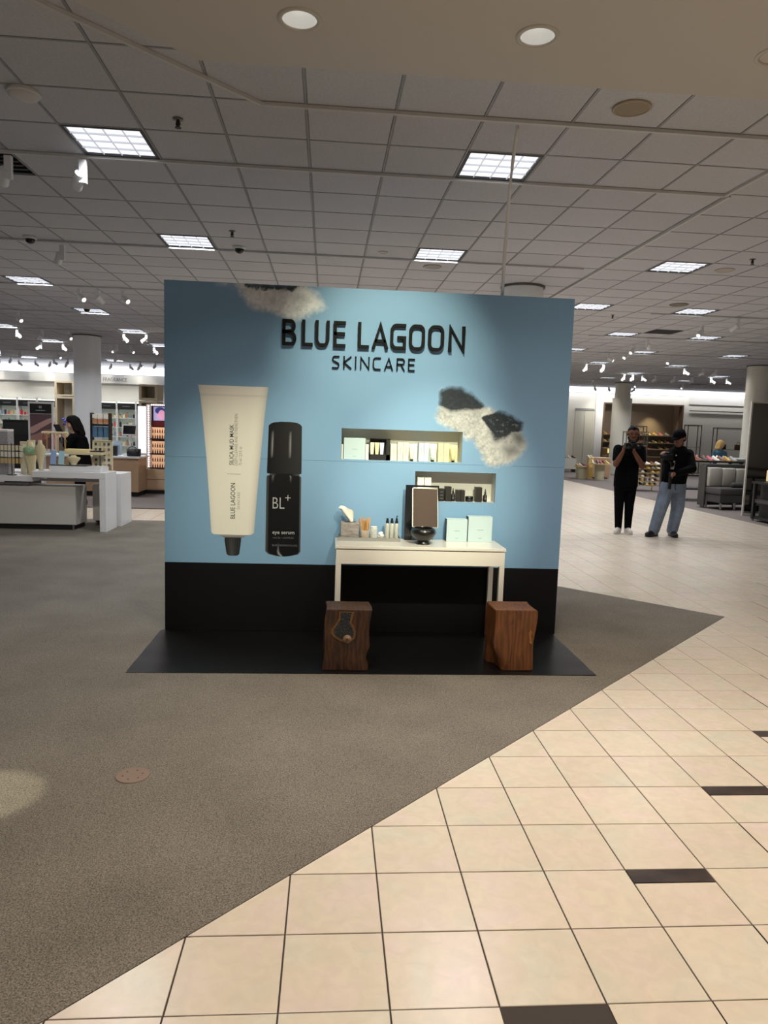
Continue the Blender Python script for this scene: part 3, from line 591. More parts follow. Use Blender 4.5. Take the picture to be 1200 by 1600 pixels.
# mineral and cloud pictures: fields of value noise inside measured outlines
def vnoise(x, z, seed):
    r_ = np.random.default_rng(seed).random((256, 256)); xi = np.floor(x).astype(int); zi = np.floor(z).astype(int); fx = x-xi; fz = z-zi; fx = fx*fx*(3-2*fx); fz = fz*fz*(3-2*fz)
    g_ = lambda a, b: r_[a % 256, b % 256]
    return (g_(xi,zi)*(1-fx)+g_(xi+1,zi)*fx)*(1-fz)+(g_(xi,zi+1)*(1-fx)+g_(xi+1,zi+1)*fx)*fz
def fbm(x, z, sc_, seed, octv=5):
    s_ = 0; a = 0.5; tot_ = 0
    for k in range(octv): s_ = s_+a*vnoise(x*sc_*2**k+13*k, z*sc_*2**k+7*k, seed+k); tot_ += a; a *= 0.55
    return s_/tot_
def sdf(px, pz, poly):       # signed distance, positive inside
    d = np.full(px.shape, 1e9); ins = np.zeros(px.shape, bool); n = len(poly)
    for i in range(n):
        (x0, z0), (x1, z1) = poly[i], poly[(i+1) % n]; ex, ez = x1-x0, z1-z0; t = np.clip(((px-x0)*ex+(pz-z0)*ez)/(ex*ex+ez*ez), 0, 1)
        d = np.minimum(d, np.hypot(px-x0-t*ex, pz-z0-t*ez)); c_ = ((z0 > pz) != (z1 > pz)) & (px < (x1-x0)*(pz-z0)/(z1-z0+1e-12)+x0); ins ^= c_
    return np.where(ins, d, -d)
def patch(name, x0, x1, z0, z1, step, fn, holes=()):
    nx, nz = int((x1-x0)/step), int((z1-z0)/step); gx, gz = np.meshgrid(np.linspace(x0,x1,nx+1), np.linspace(z0,z1,nz+1)); col, msk = fn(gx, gz)
    idx = np.arange((nx+1)*(nz+1)).reshape(nz+1, nx+1); keep = (msk[:-1,:-1]+msk[1:,1:]+msk[1:,:-1]+msk[:-1,1:]) > 0.02
    cx, cz = (gx[:-1,:-1]+gx[1:,1:])/2, (gz[:-1,:-1]+gz[1:,1:])/2
    for h in holes: keep &= ~((cx > h[0]-step/2) & (cx < h[1]+step/2) & (cz > h[2]-step/2) & (cz < h[3]+step/2))
    q = np.stack([idx[:-1,:-1][keep], idx[:-1,1:][keep], idx[1:,1:][keep], idx[1:,:-1][keep]], 1)
    used_, inv = np.unique(q, return_inverse=True); vv = np.stack([gx.ravel()[used_], np.full(len(used_), PY-0.0007), gz.ravel()[used_]], 1)
    printed(name, vv.tolist(), inv.reshape(-1,4).tolist(), col.reshape(-1,3)[used_])
sm = lambda a, b, v: (lambda t: t*t*(3-2*t))(np.clip((v-a)/(b-a), 0, 1))
KX = np.array([[0.2960,0.000748,-0.0000],[0,0,0]])
def cr(p): x, y = p; return (0.1679+x*0.000751+y*0.0000115, 1.9955-y*0.000667+x*0.0000215)
ROCK = [cr(p) for p in [(165,360),(170,200),(270,145),(390,150),(520,220),(640,365),(760,410),(800,405),(930,460),(1035,540),(1040,650),(1085,800),(1050,900),(940,1000),(800,1050),(690,1050),(600,900),(520,760),(430,720),(280,620),(180,560),(125,470)]]
D1 = [cr(p) for p in [(168,205),(270,140),(390,146),(500,185),(560,270),(640,365),(560,395),(450,395),(300,420),(170,345)]]
D2 = [cr(p) for p in [(618,495),(720,455),(790,402),(930,455),(1042,540),(1030,640),(920,655),(850,715),(760,748),(690,600)]]
D3 = [cr(p) for p in [(930,640),(1040,690),(1060,760),(1000,800),(950,740)]]
D4 = [cr(p) for p in [(850,840),(960,820),(990,880),(900,930)]]
def rockfn(x, z):
    n1 = fbm(x, z, 14, 3)-0.5; n2 = fbm(x, z, 60, 11)-0.5; n3 = fbm(x, z, 170, 21, 3)-0.5; B_ = np.array(BLUE)
    m_ = sm(-0.02, 0.03, sdf(x, z, ROCK)+0.035*n1+0.016*n2)*0.96
    f_ = 0.47+0.30*n1+0.42*n2+0.12*n3; foam = np.stack([f_*0.97, f_*1.0, f_*0.98], -1); dk = np.zeros_like(x)
    for D_, zc, st in ((D1, 1.775, 1.0), (D2, 1.60, 1.0), (D3, 1.8, 0.7), (D4, 1.6, 0.6)):
        so = 0.006+0.30*np.clip(zc-z, 0, 0.12) if st == 1.0 else 0.045; dk = np.maximum(dk, st*sm(-so, so, sdf(x, z, D_)+(0.012+1.1*so)*n2+0.6*so*n3+0.012*n1+0.006))
    d_ = 0.012+0.03*np.clip(n2+0.4*n3+0.1, 0, 1); s2 = sm(0.02, 0.06, sdf(x, z, D2)); d_ = d_+s2*0.12*sm(0.05, 0.22, n2+0.6*n1+0.3*n3)
    dark = np.stack([d_, d_*1.06, d_*1.15], -1); col = foam*(1-dk[...,None])+dark*dk[...,None]
    return B_*(1-m_[...,None])+col*m_[...,None], m_
patch('printed_mineral', 0.22, 1.04, 1.23, 1.95, 0.0032, rockfn, (N1, N2))
CL = [(-1.36,2.60),(-1.199,2.56),(-1.161,2.489),(-1.092,2.41),(-0.976,2.388),(-0.86,2.352),(-0.80,2.335),(-0.70,2.385),(-0.568,2.452),(-0.59,2.50),(-0.65,2.53),(-0.74,2.60)]
CD = [(-1.16,2.60),(-1.13,2.55),(-1.06,2.545),(-0.98,2.555),(-0.88,2.535),(-0.80,2.56),(-0.74,2.60)]
def cloudfn(x, z):
    n1 = fbm(x, z, 12, 33)-0.5; n2 = fbm(x, z, 48, 41)-0.5; d_ = sdf(x, z, CL); m_ = sm(-0.035, 0.04, d_+0.06*n1+0.02*n2)*0.93
    f_ = 0.70+0.34*n1+0.42*n2; foam = np.stack([f_*0.96, f_*0.99, f_*1.03], -1); dk = sm(-0.012, 0.012, sdf(x, z, CD)+0.05*n2+0.03*n1)
    shade = 0.5*sm(-0.5, 0.0, d_)*sm(-0.62,-0.98, x)*(1-m_)*0; col = foam*(1-dk[...,None])+0.03*dk[...,None]; B_ = np.array(BLUE)
    return B_*(1-m_[...,None])+col*m_[...,None], m_
patch('printed_cloud', -1.45, -0.5, 2.28, BZ-0.001, 0.0036, cloudfn)
# floor mat ----------------------------------------------------
nx, ny = 60, 14; v, f = [], []
for j in range(ny+1):
    for i in range(nx+1):
        u, w_ = i/nx, j/ny; x = -1.752+3.03*u; y = 2.688+0.952*w_; ed = max(0, abs(u-0.5)*2-0.72)/0.28
        v.append((x, y, 0.0035+0.004*ed*abs(math.sin(9*w_+5*u))+0.0005*math.sin(17*u+3*w_)))
f = [(j*(nx+1)+i, j*(nx+1)+i+1, (j+1)*(nx+1)+i+1, (j+1)*(nx+1)+i) for j in range(ny) for i in range(nx)]
b = MB().add(v, f); b.add([(-1.752,2.688,0.0012),(1.278,2.688,0.0012),(1.278,2.688,0.0034),(-1.752,2.688,0.0034)], [(0,1,2,3)])
o = b.build('floor_mat', mat('vinyl_mat', (13,13,14), 0.33, spec=0.5, bump=0.15, bscale=5), None, True); tag(o, 'black vinyl floor mat spread in front of the booth', 'mat')
# cable --------------------------------------------------------
o = MB().tube([(0.742,3.43,3.70),(0.745,3.45,3.66),(0.750,3.56,3.50),(0.752,3.62,3.33),(0.760,3.68,3.10),(0.758,3.71,2.90),(0.765,3.74,2.72),(0.768,3.76,2.59)], 0.0125, 8).build('hanging_cable', mat('cable_white', (228,227,224), 0.5), None, True)
tag(o, 'white cable hanging from the ceiling track to the booth top', 'cable')

# ------------------------------------------------------------------ stools
def woodmat(name, c1, c2, scale):
    m = bpy.data.materials.new(name); m.use_nodes = True; nt = m.node_tree; b = nt.nodes['Principled BSDF']; b.inputs['Roughness'].default_value = 0.5; N = nt.nodes.new; L = nt.links.new
    tc = N('ShaderNodeTexCoord'); mp = N('ShaderNodeMapping'); mp.inputs['Scale'].default_value = scale; L(tc.outputs['Object'], mp.inputs[0])
    n1 = N('ShaderNodeTexNoise'); n1.inputs['Scale'].default_value = 5; n1.inputs['Detail'].default_value = 8; n1.inputs['Distortion'].default_value = 1.6; L(mp.outputs[0], n1.inputs['Vector'])
    wv = N('ShaderNodeTexWave'); wv.inputs['Scale'].default_value = 3.5; wv.inputs['Distortion'].default_value = 9; wv.inputs['Detail'].default_value = 3; wv.inputs['Detail Scale'].default_value = 1.2; L(mp.outputs[0], wv.inputs['Vector'])
    mx = N('ShaderNodeMix'); mx.inputs[0].default_value = 0.2; L(n1.outputs[0], mx.inputs[2]); L(wv.outputs[0], mx.inputs[3])
    rp = N('ShaderNodeValToRGB'); e = rp.color_ramp.elements; e[0].position = 0.28; e[1].position = 0.72; e[0].color = (*lin(c1), 1); e[1].color = (*lin(c2), 1); L(mx.outputs[0], rp.inputs[0]); L(rp.outputs[0], b.inputs['Base Color'])
    bp = N('ShaderNodeBump'); bp.inputs['Strength'].default_value = 0.35; bp.inputs['Distance'].default_value = 0.006; L(n1.outputs[0], bp.inputs['Height']); L(bp.outputs[0], b.inputs['Normal']); return m
m_wood1 = woodmat('teak_dark', (36,21,11), (84,50,24), (3,3,1.1)); m_wood2 = woodmat('teak', (78,44,18), (124,74,32), (3.2,3.2,0.7))
def stool(name, label, x0, x1, y0, y1, h, m_, warp, seed):
    t = thing(name, label, 'stool', ((x0+x1)/2, (y0+y1)/2, 0.006)); bm = bmesh.new(); bmesh.ops.create_cube(bm, size=1); bmesh.ops.subdivide_edges(bm, edges=bm.edges[:], cuts=9, use_grid_fill=True)
    W_, D_ = x1-x0, y1-y0; r_ = random.Random(seed); ph = [r_.uniform(0, 6) for _ in range(8)]
    for v in bm.verts:
        u, w_, z = v.co.x, v.co.y, v.co.z+0.5; p = Vector((u*W_, w_*D_, z*h)); amp = 0.006
        p.x += amp*math.sin(7*z+ph[0]+4*w_)*(1 if abs(u) > 0.49 else 0.3); p.y += amp*0.5*math.sin(6*z+ph[1]+5*u)*(1 if abs(w_) > 0.49 else 0.3)
        p = warp(p, u, w_, z); v.co = p
    bmesh.ops.bevel(bm, geom=[e for e in bm.edges if e.calc_face_angle(0) > 1.0], offset=0.004, segments=2, affect='EDGES')
    me = bpy.data.meshes.new('block'); bm.to_mesh(me); bm.free(); o = obj('block', me, m_, t); autosmooth(o, 50); return t
def warpL(p, u, w_, z):
    if u > 0.3: p.x -= 0.028*math.exp(-((z-0.25)/0.22)**2)*(u-0.3)/0.2*(0.6+0.4*math.sin(9*z)); p.x += 0.02*max(0, z-0.6)
    if u < -0.3: p.x -= 0.016*(1-z)
    return p
def warpR(p, u, w_, z):
    if u < -0.25 and z < 0.36: k = (1-z/0.36)**0.5*(-u-0.25)/0.25; p.x += 0.05*k*(1 if w_ < 0.15 else 0.3); p.y += 0.02*k*(1 if w_ < 0 else 0)
    if u < -0.3 and w_ > 0.2: p.x -= 0.018*(1-z)
    if u > 0.4: p.x -= 0.014*(1-z)+0.01*math.exp(-((z-0.55)/0.1)**2)*(1 if w_ < -0.3 else 0)
    return p
sl = stool('log_stool', 'dark gnarled wooden block stool in front of the left table leg', -0.508, -0.222, 2.742, 2.985, 0.402, m_wood1, warpL, 3)
sr = stool('log_stool', 'smooth reddish wooden block stool in front of the right table leg', 0.602, 0.882, 2.765, 3.025, 0.408, m_wood2, warpR, 5)
def onstool(t, pts, y0, y1, name, m_, world=True): return MB().prism(pts, y0, y1, 'y').build(name, m_, t, False, True)
yf = 2.742
o_ = [(-0.425,0.396),(-0.425,0.355),(-0.445,0.315),(-0.472,0.285),(-0.475,0.255),(-0.455,0.23),(-0.41,0.205),(-0.375,0.192),(-0.345,0.20),(-0.318,0.225),(-0.312,0.265),(-0.325,0.30),(-0.342,0.325),(-0.335,0.36),(-0.328,0.396)]
i_ = [(-0.413,0.394),(-0.412,0.35),(-0.432,0.315),(-0.452,0.285),(-0.452,0.255),(-0.435,0.235),(-0.40,0.217),(-0.375,0.21),(-0.352,0.213),(-0.330,0.235),(-0.326,0.265),(-0.338,0.295),(-0.356,0.322),(-0.35,0.36),(-0.343,0.394)]
onstool(sl, o_, yf-0.006, yf+0.02, 'sapwood_rim', mat('sapwood', (104,72,36), 0.55, noise=0.3, nscale=30)); 
pk = onstool(sl, i_, yf-0.0075, yf+0.02, 'bark_pocket', mat('bark_black', (38,40,40), 0.7, noise=0.7, nscale=110, bump=1.0, bscale=70))
MB().lathe([(0.0,0.012),(0.011,0.012),(0.012,0.009),(0.026,0.011),(0.030,0.0)], (-0.368,yf-0.004,0.218), 18, axis=(0,-1,0), cap=False).build('knot', mat('knot_wood', (128,104,80), 0.6, noise=0.35, nscale=60), sl, True, True)
MB().lathe([(0.0,0.0135),(0.010,0.0125)], (-0.368,yf-0.004,0.218), 14, axis=(0,-1,0), cap=False).build('knot_heart', mat('knot_heart', (96,52,22), 0.6), sl, True, True)
onstool(sr, [(0.842,0.285),(0.852,0.262),(0.846,0.24),(0.858,0.215),(0.852,0.19),(0.838,0.20),(0.836,0.235),(0.83,0.262)], 2.757, 2.79, 'bark_scar', mat('scar_wood', (150,96,48), 0.6, noise=0.5, nscale=60))

# ------------------------------------------------------------------ table
m_gloss = mat('gloss_white', (226,223,214), 0.12, spec=0.6); TZ = 0.743
t = thing('vanity_table', 'glossy white narrow table standing against the blue booth', 'table', (0.16, 3.43, 0.006))
MB().bbox(-0.455,0.773,3.244,3.632,0.722,TZ,0.002).build('tabletop', m_gloss, t, False, True); MB().box(-0.447,0.766,3.249,3.268,0.613,0.7155).box(-0.447,0.766,3.61,3.628,0.613,0.7155).box(-0.447,-0.43,3.268,3.61,0.613,0.7155).box(0.749,0.766,3.268,3.61,0.613,0.7155).build('apron', m_gloss, t, False, True)
for x in (-0.446, 0.731):
    for y in (3.250, 3.592): MB().box(x,x+0.036,y,y+0.036,0.006,0.613).build('leg', m_gloss, t, False, True)
TT = TZ+0.0005
t = thing('cosmetic_tray', 'low silver metal tray at the left end of the white table', 'tray', (-0.2, 3.545, TT)); m_steel = mat('tray_steel', (196,196,194), 0.28, 0.9)
MB().box(-0.430,0.026,3.47,3.62,TT,TT+0.003).build('tray_base', m_steel, t, False, True); MB().box(-0.43,0.026,3.467,3.470,TT,TT+0.026).box(-0.43,0.026,3.62,3.623,TT,TT+0.026).box(-0.433,-0.43,3.467,3.623,TT,TT+0.026).box(0.026,0.029,3.467,3.623,TT,TT+0.026).build('rim', m_steel, t, False, True)
Z1 = TT+0.0035
t = thing('tissue_box', 'grey marbled tissue box with a tissue pulled out', 'tissue box', (-0.347, 3.545, Z1))
MB().bbox(-0.068,0.068,-0.055,0.055,0,0.128,0.003).build('carton', mat('tissue_carton', (140,134,132), 0.6, noise=0.4, nscale=16, stretch=(1,1,2.6)), t)
MB().lathe([(0.045,0.1283),(0.045,0.1295),(0.0,0.1295)], n=24, cap=False).build('opening', mat('tissue_slot', (70,68,68), 0.8), t)
v, f = [], []; nu = 14
for j in range(7):
    for k in range(nu):
        a = 2*math.pi*k/nu; w_ = j/6; r_ = (0.013+0.036*w_)*(1+0.35*math.sin(3*a+2*w_)+0.12*math.sin(7*a)); v.append((0.012-0.052*w_+r_*math.cos(a)*1.0, 0.55*r_*math.sin(a), 0.125+0.105*w_-0.018*w_*math.cos(a+0.6)))
for j in range(6):
    for k in range(nu): f.append((j*nu+k, j*nu+(k+1) % nu, (j+1)*nu+(k+1) % nu, (j+1)*nu+k))
MB().add(v, f).build('tissue', mat('tissue_paper', (232,226,218), 0.9), t, True)
m_glass = mat('jar_glass', (225,232,232), 0.08, spec=0.5, alpha=0.22)
t = thing('swab_jar', 'clear jar crammed with tan wooden cosmetic sticks', 'jar', (-0.232, 3.54, Z1))
MB().lathe([(0.0,0.0),(0.033,0.0),(0.034,0.004),(0.034,0.07),(0.032,0.07),(0.032,0.005),(0.0,0.005)], n=20, cap=False).build('glass_jar', m_glass, t, True)
m_st = mat('stick_wood', (206,160,100), 0.7, noise=0.1, nscale=40)
for k in range(34):
    a = random.uniform(0, 6.28); r0 = 0.020*math.sqrt(random.random()); r1 = r0*1.2+0.022*random.random()+0.006; hh = random.uniform(0.135,0.168); b2 = a+random.uniform(-.5,.5)
    MB().tube([(r0*math.cos(a),r0*math.sin(a),0.006),(r1*math.cos(b2),r1*math.sin(b2),hh)], 0.0022, 5).build('stick', m_st, t)
t = thing('cotton_pad_jar', 'clear jar with a stack of round white cotton pads', 'jar', (-0.168, 3.545, Z1))
MB().lathe([(0.0,0.0),(0.029,0.0),(0.030,0.004),(0.030,0.085),(0.028,0.085),(0.028,0.005),(0.0,0.005)], n=20, cap=False).build('glass_jar', m_glass, t, True)
m_cot = mat('cotton', (236,234,228), 0.95, bump=0.3, bscale=120)
for k in range(9): MB().lathe([(0.0,0.0),(0.024,0.0),(0.025,0.004),(0.024,0.008),(0.0,0.008)], (random.uniform(-.002,.002),random.uniform(-.002,.002),0.006+k*0.0105), 16, cap=False).build('cotton_pad', m_cot, t, True)
t = thing('cotton_ball_bowl', 'small glass bowl filled with white cotton balls', 'bowl', (-0.112, 3.545, Z1))
MB().lathe([(0.0,0.0),(0.018,0.0),(0.028,0.012),(0.030,0.03),(0.028,0.03),(0.026,0.013),(0.0,0.004)], n=20, cap=False).build('glass_bowl', m_glass, t, True)
for p in [(0,0,.02),(.012,.008,.028),(-.012,.006,.028),(.002,-.013,.03),(.004,.004,.046),(-.008,-.006,.044)]: MB().ball(p, 0.0135, 10, 8).build('cotton_ball', m_cot, t, True)
m_sil = mat('bottle_silver', (206,206,196), 0.3, 0.35); m_cap = mat('cap_black', (14,14,16), 0.35)
def pump(x, label, nozzle):
    t = thing('pump_bottle', label, 'bottle', (x, 3.545, Z1), group='silver bottles with black tops on the tray')
    autosmooth(MB().lathe([(0,0),(0.0145,0),(0.0155,0.003),(0.0155,0.118),(0.012,0.124),(0,0.124)], n=18, cap=False).build('bottle_body', m_sil, t))
    autosmooth(MB().lathe([(0.0115,0.122),(0.0115,0.14),(0.008,0.148),(0.008,0.162),(0.0,0.162)], n=14, cap=False).build('pump_cap', m_cap, t))
    if nozzle: MB().tube([(0,0,0.16),(0,0,0.178),(0.004,-0.012,0.18)], 0.004, 8).build('nozzle', m_cap, t)
pump(-0.066, 'silver bottle with black top, leftmost of three on the tray', 0); pump(-0.032, 'silver bottle with black top, middle of three on the tray', 0); pump(0.003, 'silver pump bottle with a raised black nozzle on the tray', 1)
# mirror -------------------------------------------------------
t = thing('vanity_mirror', 'standing vanity mirror with black stand and shadow bars behind the bowl', 'mirror', (0.19, 3.58, TT))
MB().box(0.066,0.122,3.575,3.583,TT,1.160).box(0.122,0.318,3.575,3.583,1.146,1.160).box(0.310,0.318,3.575,3.583,1.05,1.146).box(0.066,0.20,3.560,3.600,TT,TT+0.006).build('stand_and_shadow_bars', mat('mirror_stand_shadow', (24,26,30), 0.06, spec=0.9), t, False, True)  # stand plate at left; top bar and right stub imitate the mirror's cast shadow
q = Matrix.Rotation(R(-16), 3, 'X') @ Matrix.Rotation(R(4), 3, 'Z'); cm = Vector((0.213, 3.545, 0.995))
MB().cbox(cm, (0.196,0.008,0.300), q).build('mirror_backing', mat('mirror_edge', (226,224,216), 0.4), t, False, True); MB().cbox(cm+q @ Vector((0.001,-0.0045,-0.002)), (0.186,0.003,0.290), q).build('mirror_glass', mat('mirror_silver', (248,246,242), 0.02, 1.0), t, False, True)
MB().tube([(0.20,3.577,0.99),(0.205,3.55,0.992)], 0.01).build('hinge', m_cap, t, False, True)
t = thing('black_bowl', 'black round footed bowl in front of the mirror', 'bowl', (0.188, 3.40, TT))
autosmooth(MB().lathe([(0,0),(0.052,0),(0.053,0.004),(0.046,0.012),(0.044,0.022),(0.058,0.034),(0.080,0.055),(0.092,0.078),(0.093,0.092),(0.086,0.108),(0.074,0.118),(0.070,0.120),(0.068,0.116),(0.076,0.104),(0.080,0.085),(0.066,0.06),(0.04,0.04),(0,0.036)], n=36, cap=False).build('bowl_body', mat('bowl_black', (16,16,18), 0.28, spec=0.6), t))
# boxes on the table ------------------------------------------
m_lb = mat('carton_blue', (186,209,214), 0.6); m_ptxt = mat('carton_print', (120,134,138), 0.6)
def carton(name, label, x0, x1, z0, h, y0, y1, m_, text_=True, side=None, cat='box', grp=None):
    t = thing(name, label, cat, ((x0+x1)/2, (y0+y1)/2, z0), group=grp); w_ = x1-x0
    MB().bbox(x0,x1,y0,y1,z0,z0+h,0.0015).build('carton', m_, t, False, True)
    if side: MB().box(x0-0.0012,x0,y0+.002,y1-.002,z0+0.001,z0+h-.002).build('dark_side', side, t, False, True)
    if text_:
        MB().box((x0+x1)/2-w_*.13,(x0+x1)/2+w_*.13,y0-.0006,y0,z0+h*.47,z0+h*.485).build('printed_line', m_ptxt, t, False, True); MB().box((x0+x1)/2-w_*.08,(x0+x1)/2+w_*.08,y0-.0006,y0,z0+h*.13,z0+h*.17).build('printed_mark', mat('carton_print2', (170,188,190), 0.6), t, False, True)
    return t
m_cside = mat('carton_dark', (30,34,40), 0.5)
carton('gift_box', 'pale blue carton on the table, the shorter one beside the bowl', 0.383, 0.540, TT, 0.170, 3.54, 3.625, m_lb, True, m_cside); carton('gift_box', 'pale blue carton on the table, the taller one at the right end', 0.546, 0.729, TT, 0.193, 3.535, 3.625, m_lb, True, m_cside)
# niche goods --------------------------------------------------
def X1(p): return -.424+(p-534)*.00484
def X2(p): return .142+(p-649)*.00493
n1z = N1[2]+0.0006; n2z = N2[2]+0.0006; YN = PY+0.03
cream = mat('carton_cream', (226,222,200), 0.6); pblue = mat('carton_pale_blue', (200,222,234), 0.6); pyel = mat('carton_pale_yellow', (222,216,170), 0.6); wht = mat('carton_white', (228,228,222), 0.6); cblk = mat('carton_black', (20,20,22), 0.5); cbrn = mat('carton_brown', (32,28,26), 0.5)
def nb(lab, a, b_, h, m_, z, fx, y0=YN, d=0.075, txt=True, grp='cartons in the upper niche', name='skincare_carton'):
    t = carton(name, lab, fx(a)+.0012, fx(b_)-.0012, z, h, y0, y0+d, m_, False, grp=grp)
    if txt: x0, x1 = fx(a), fx(b_); MB().box((x0+x1)/2-.003,(x0+x1)/2+.003,y0-.0005,y0,z+h*.3,z+h*.72).build('printed_line', mat('carton_print3', (176,172,158), 0.6), t, False, True)
    return t
nb('narrow white carton squeezed at the left end of the upper niche', 534.2, 537.5, 0.112, wht, n1z, X1, YN+.03, txt=False)
carton('gift_box', 'pale blue square carton at the left of the upper niche', X1(538), X1(571.5), n1z, 0.162, YN-.01, YN+.09, m_lb, True)
nb('narrow white carton between the blue and the black box', 572, 577.5, 0.116, wht, n1z, X1, YN+.02, txt=False)
nb('cream carton right of the black gift set', 611, 621.5, 0.126, cream, n1z, X1)
nb('tall cream carton, left one of the touching cream pair', 622, 631.2, 0.139, cream, n1z, X1); nb('tall cream carton, right one of the touching cream pair', 631.2, 640.2, 0.139, cream, n1z, X1)
nb('slim white carton behind the cream tube', 641.5, 655, 0.130, wht, n1z, X1, YN+.055, 0.05, False)
nb('pale blue carton, left one of the blue pair in the upper niche', 655.8, 664, 0.140, pblue, n1z, X1); nb('pale blue carton, right one of the blue pair in the upper niche', 664, 672, 0.140, pblue, n1z, X1)
nb('slim white carton behind the blue tube', 673.5, 686.2, 0.134, wht, n1z, X1, YN+.055, 0.05, False)
nb('pale yellow carton, left one of the yellow pair', 686.5, 695.4, 0.141, pyel, n1z, X1); nb('pale yellow carton, right one of the yellow pair', 695.4, 704.5, 0.141, pyel, n1z, X1)
nb('slim yellow carton behind the yellow tube at the niche end', 706, 719.5, 0.132, pyel, n1z, X1, YN+.055, 0.05, False)
def sqz(lab, p, m_, y, z, h=0.125, r=0.011, cap=True, grp='tubes standing in the upper niche', fx=X1, par=None):
    x = fx(p); t = par or thing('cream_tube', lab, 'tube', (x, y, z), group=grp); n = 16; v = []; z0 = 0.014 if cap else 0
    for k in range(6):
        w_ = k/5; rx = r*(0.75+0.55*w_); ry = r*0.8*(1-w_)+0.0012
        v += [(x+rx*math.cos(2*math.pi*j/n), y+ry*math.sin(2*math.pi*j/n), z+z0+(h-z0)*w_) for j in range(n)]
    MB().add(v, [(k*n+j, k*n+(j+1) % n, (k+1)*n+(j+1) % n, (k+1)*n+j) for k in range(5) for j in range(n)]+[tuple(reversed(range(n))), tuple(5*n+j for j in range(n))]).build('tube_body', m_, t, True, True)
    if cap: MB().cyl((x,y,z), r*0.72, 0.0145, 14).build('tube_cap', m_cap, t, False, True)
    return t
sqz('cream squeeze tube with black cap standing in the upper niche', 645, cream, YN+.01, n1z, 0.130, 0.0175); sqz('pale blue green squeeze tube with black cap in the upper niche', 678.3, mat('tube_mint', (206,226,214), 0.5), YN+.01, n1z, 0.132, 0.0175); sqz('pale yellow squeeze tube with black cap at the upper niche end', 711, mat('tube_yellow', (222,214,158), 0.5), YN+.01, n1z, 0.132, 0.0175)
t = thing('gift_set', 'open black gift box holding three small tubes', 'gift set', (X1(594), YN+.04, n1z)); x0, x1 = X1(578.5), X1(610.3)
MB().box(x0,x1,YN+.05,YN+.06,n1z,n1z+0.163).box(x0,x0+.004,YN,YN+.05,n1z,n1z+.163).box(x1-.028,x1,YN,YN+.05,n1z,n1z+.163).box(x0,x1,YN,YN+.05,n1z,n1z+.042).box(x0,x1,YN,YN+.05,n1z+.159,n1z+.163).build('black_case', cblk, t, False, True)
for p, mm in ((582.5, cream), (590.2, pyel), (597.8, pblue)):
    x = X1(p); MB().add([(x-.011,YN+.02,n1z+.043),(x+.011,YN+.02,n1z+.043),(x+.011,YN+.035,n1z+.043),(x-.011,YN+.035,n1z+.043),(x-.017,YN+.022,n1z+.132),(x+.017,YN+.022,n1z+.132),(x+.017,YN+.026,n1z+.132),(x-.017,YN+.026,n1z+.132)], [(0,3,2,1),(4,5,6,7),(0,1,5,4),(1,2,6,5),(2,3,7,6),(3,0,4,7)]).build('mini_tube', mm, t, False, True)
g2 = 'dark products in the lower niche'
nb('tall white carton in the lower niche behind the mirror, left', 654, 664.8, 0.178, wht, n2z, X2, YN+.02, 0.06, False, 'white cartons in the lower niche'); nb('tall white carton in the lower niche behind the mirror, right', 665.2, 676, 0.178, wht, n2z, X2, YN+.02, 0.06, False, 'white cartons in the lower niche')
t = nb('black patterned carton next to the mirror in the lower niche', 687.5, 696.8, 0.095, cblk, n2z, X2, txt=False, grp=g2)
for zz in (.02,.045,.07): MB().box(X2(690),X2(694.5),YN-.0005,YN,n2z+zz,n2z+zz+.004).build('printed_mark', mat('mark_grey', (110,110,112), 0.5), t, False, True)
nb('tall brown carton left of the first dropper bottle', 698, 707.8, 0.113, cbrn, n2z, X2, txt=False, grp=g2)
nb('black double carton in the middle of the lower niche', 715.5, 722.3, 0.088, cbrn, n2z, X2, txt=False, grp=g2); nb('black carton touching the double carton in the lower niche', 722.3, 729.2, 0.088, cbrn, n2z, X2, txt=False, grp=g2)
nb('tall dark carton left of the last dropper bottle', 746, 756.2, 0.113, cbrn, n2z, X2, txt=False, grp=g2)
t = thing('cream_jar', 'low black cream jar in the lower niche', 'jar', (X2(737), YN+.035, n2z), group=g2); MB().lathe([(0,0),(.028,0),(.03,.004),(.03,.02),(0,.02)], n=24, cap=False).build('jar_body', cblk, t, True); MB().lathe([(.031,.0205),(.031,.038),(.028,.041),(0,.041)], n=24, cap=False).build('lid', m_cap, t, True)
for p, lab in ((711, 'small black dropper bottle left of the double carton'), (762.2, 'small black dropper bottle at the right end of the lower niche')):
    t = thing('dropper_bottle', lab, 'bottle', (X2(p), YN+.03, n2z), group=g2); MB().lathe([(0,0),(.0145,0),(.015,.003),(.015,.05),(.008,.058),(.008,.06),(0,.06)], n=18, cap=False).build('bottle_body', cblk, t, True)
    MB().lathe([(.0075,.0605),(.0075,.078),(.005,.082),(.0045,.098),(0,.1)], n=14, cap=False).build('dropper', m_cap, t, True); MB().box(-.006,.006,-.0158,-.015,.02,.032).build('label_mark', mat('mark_grey', (110,110,112), 0.5), t)

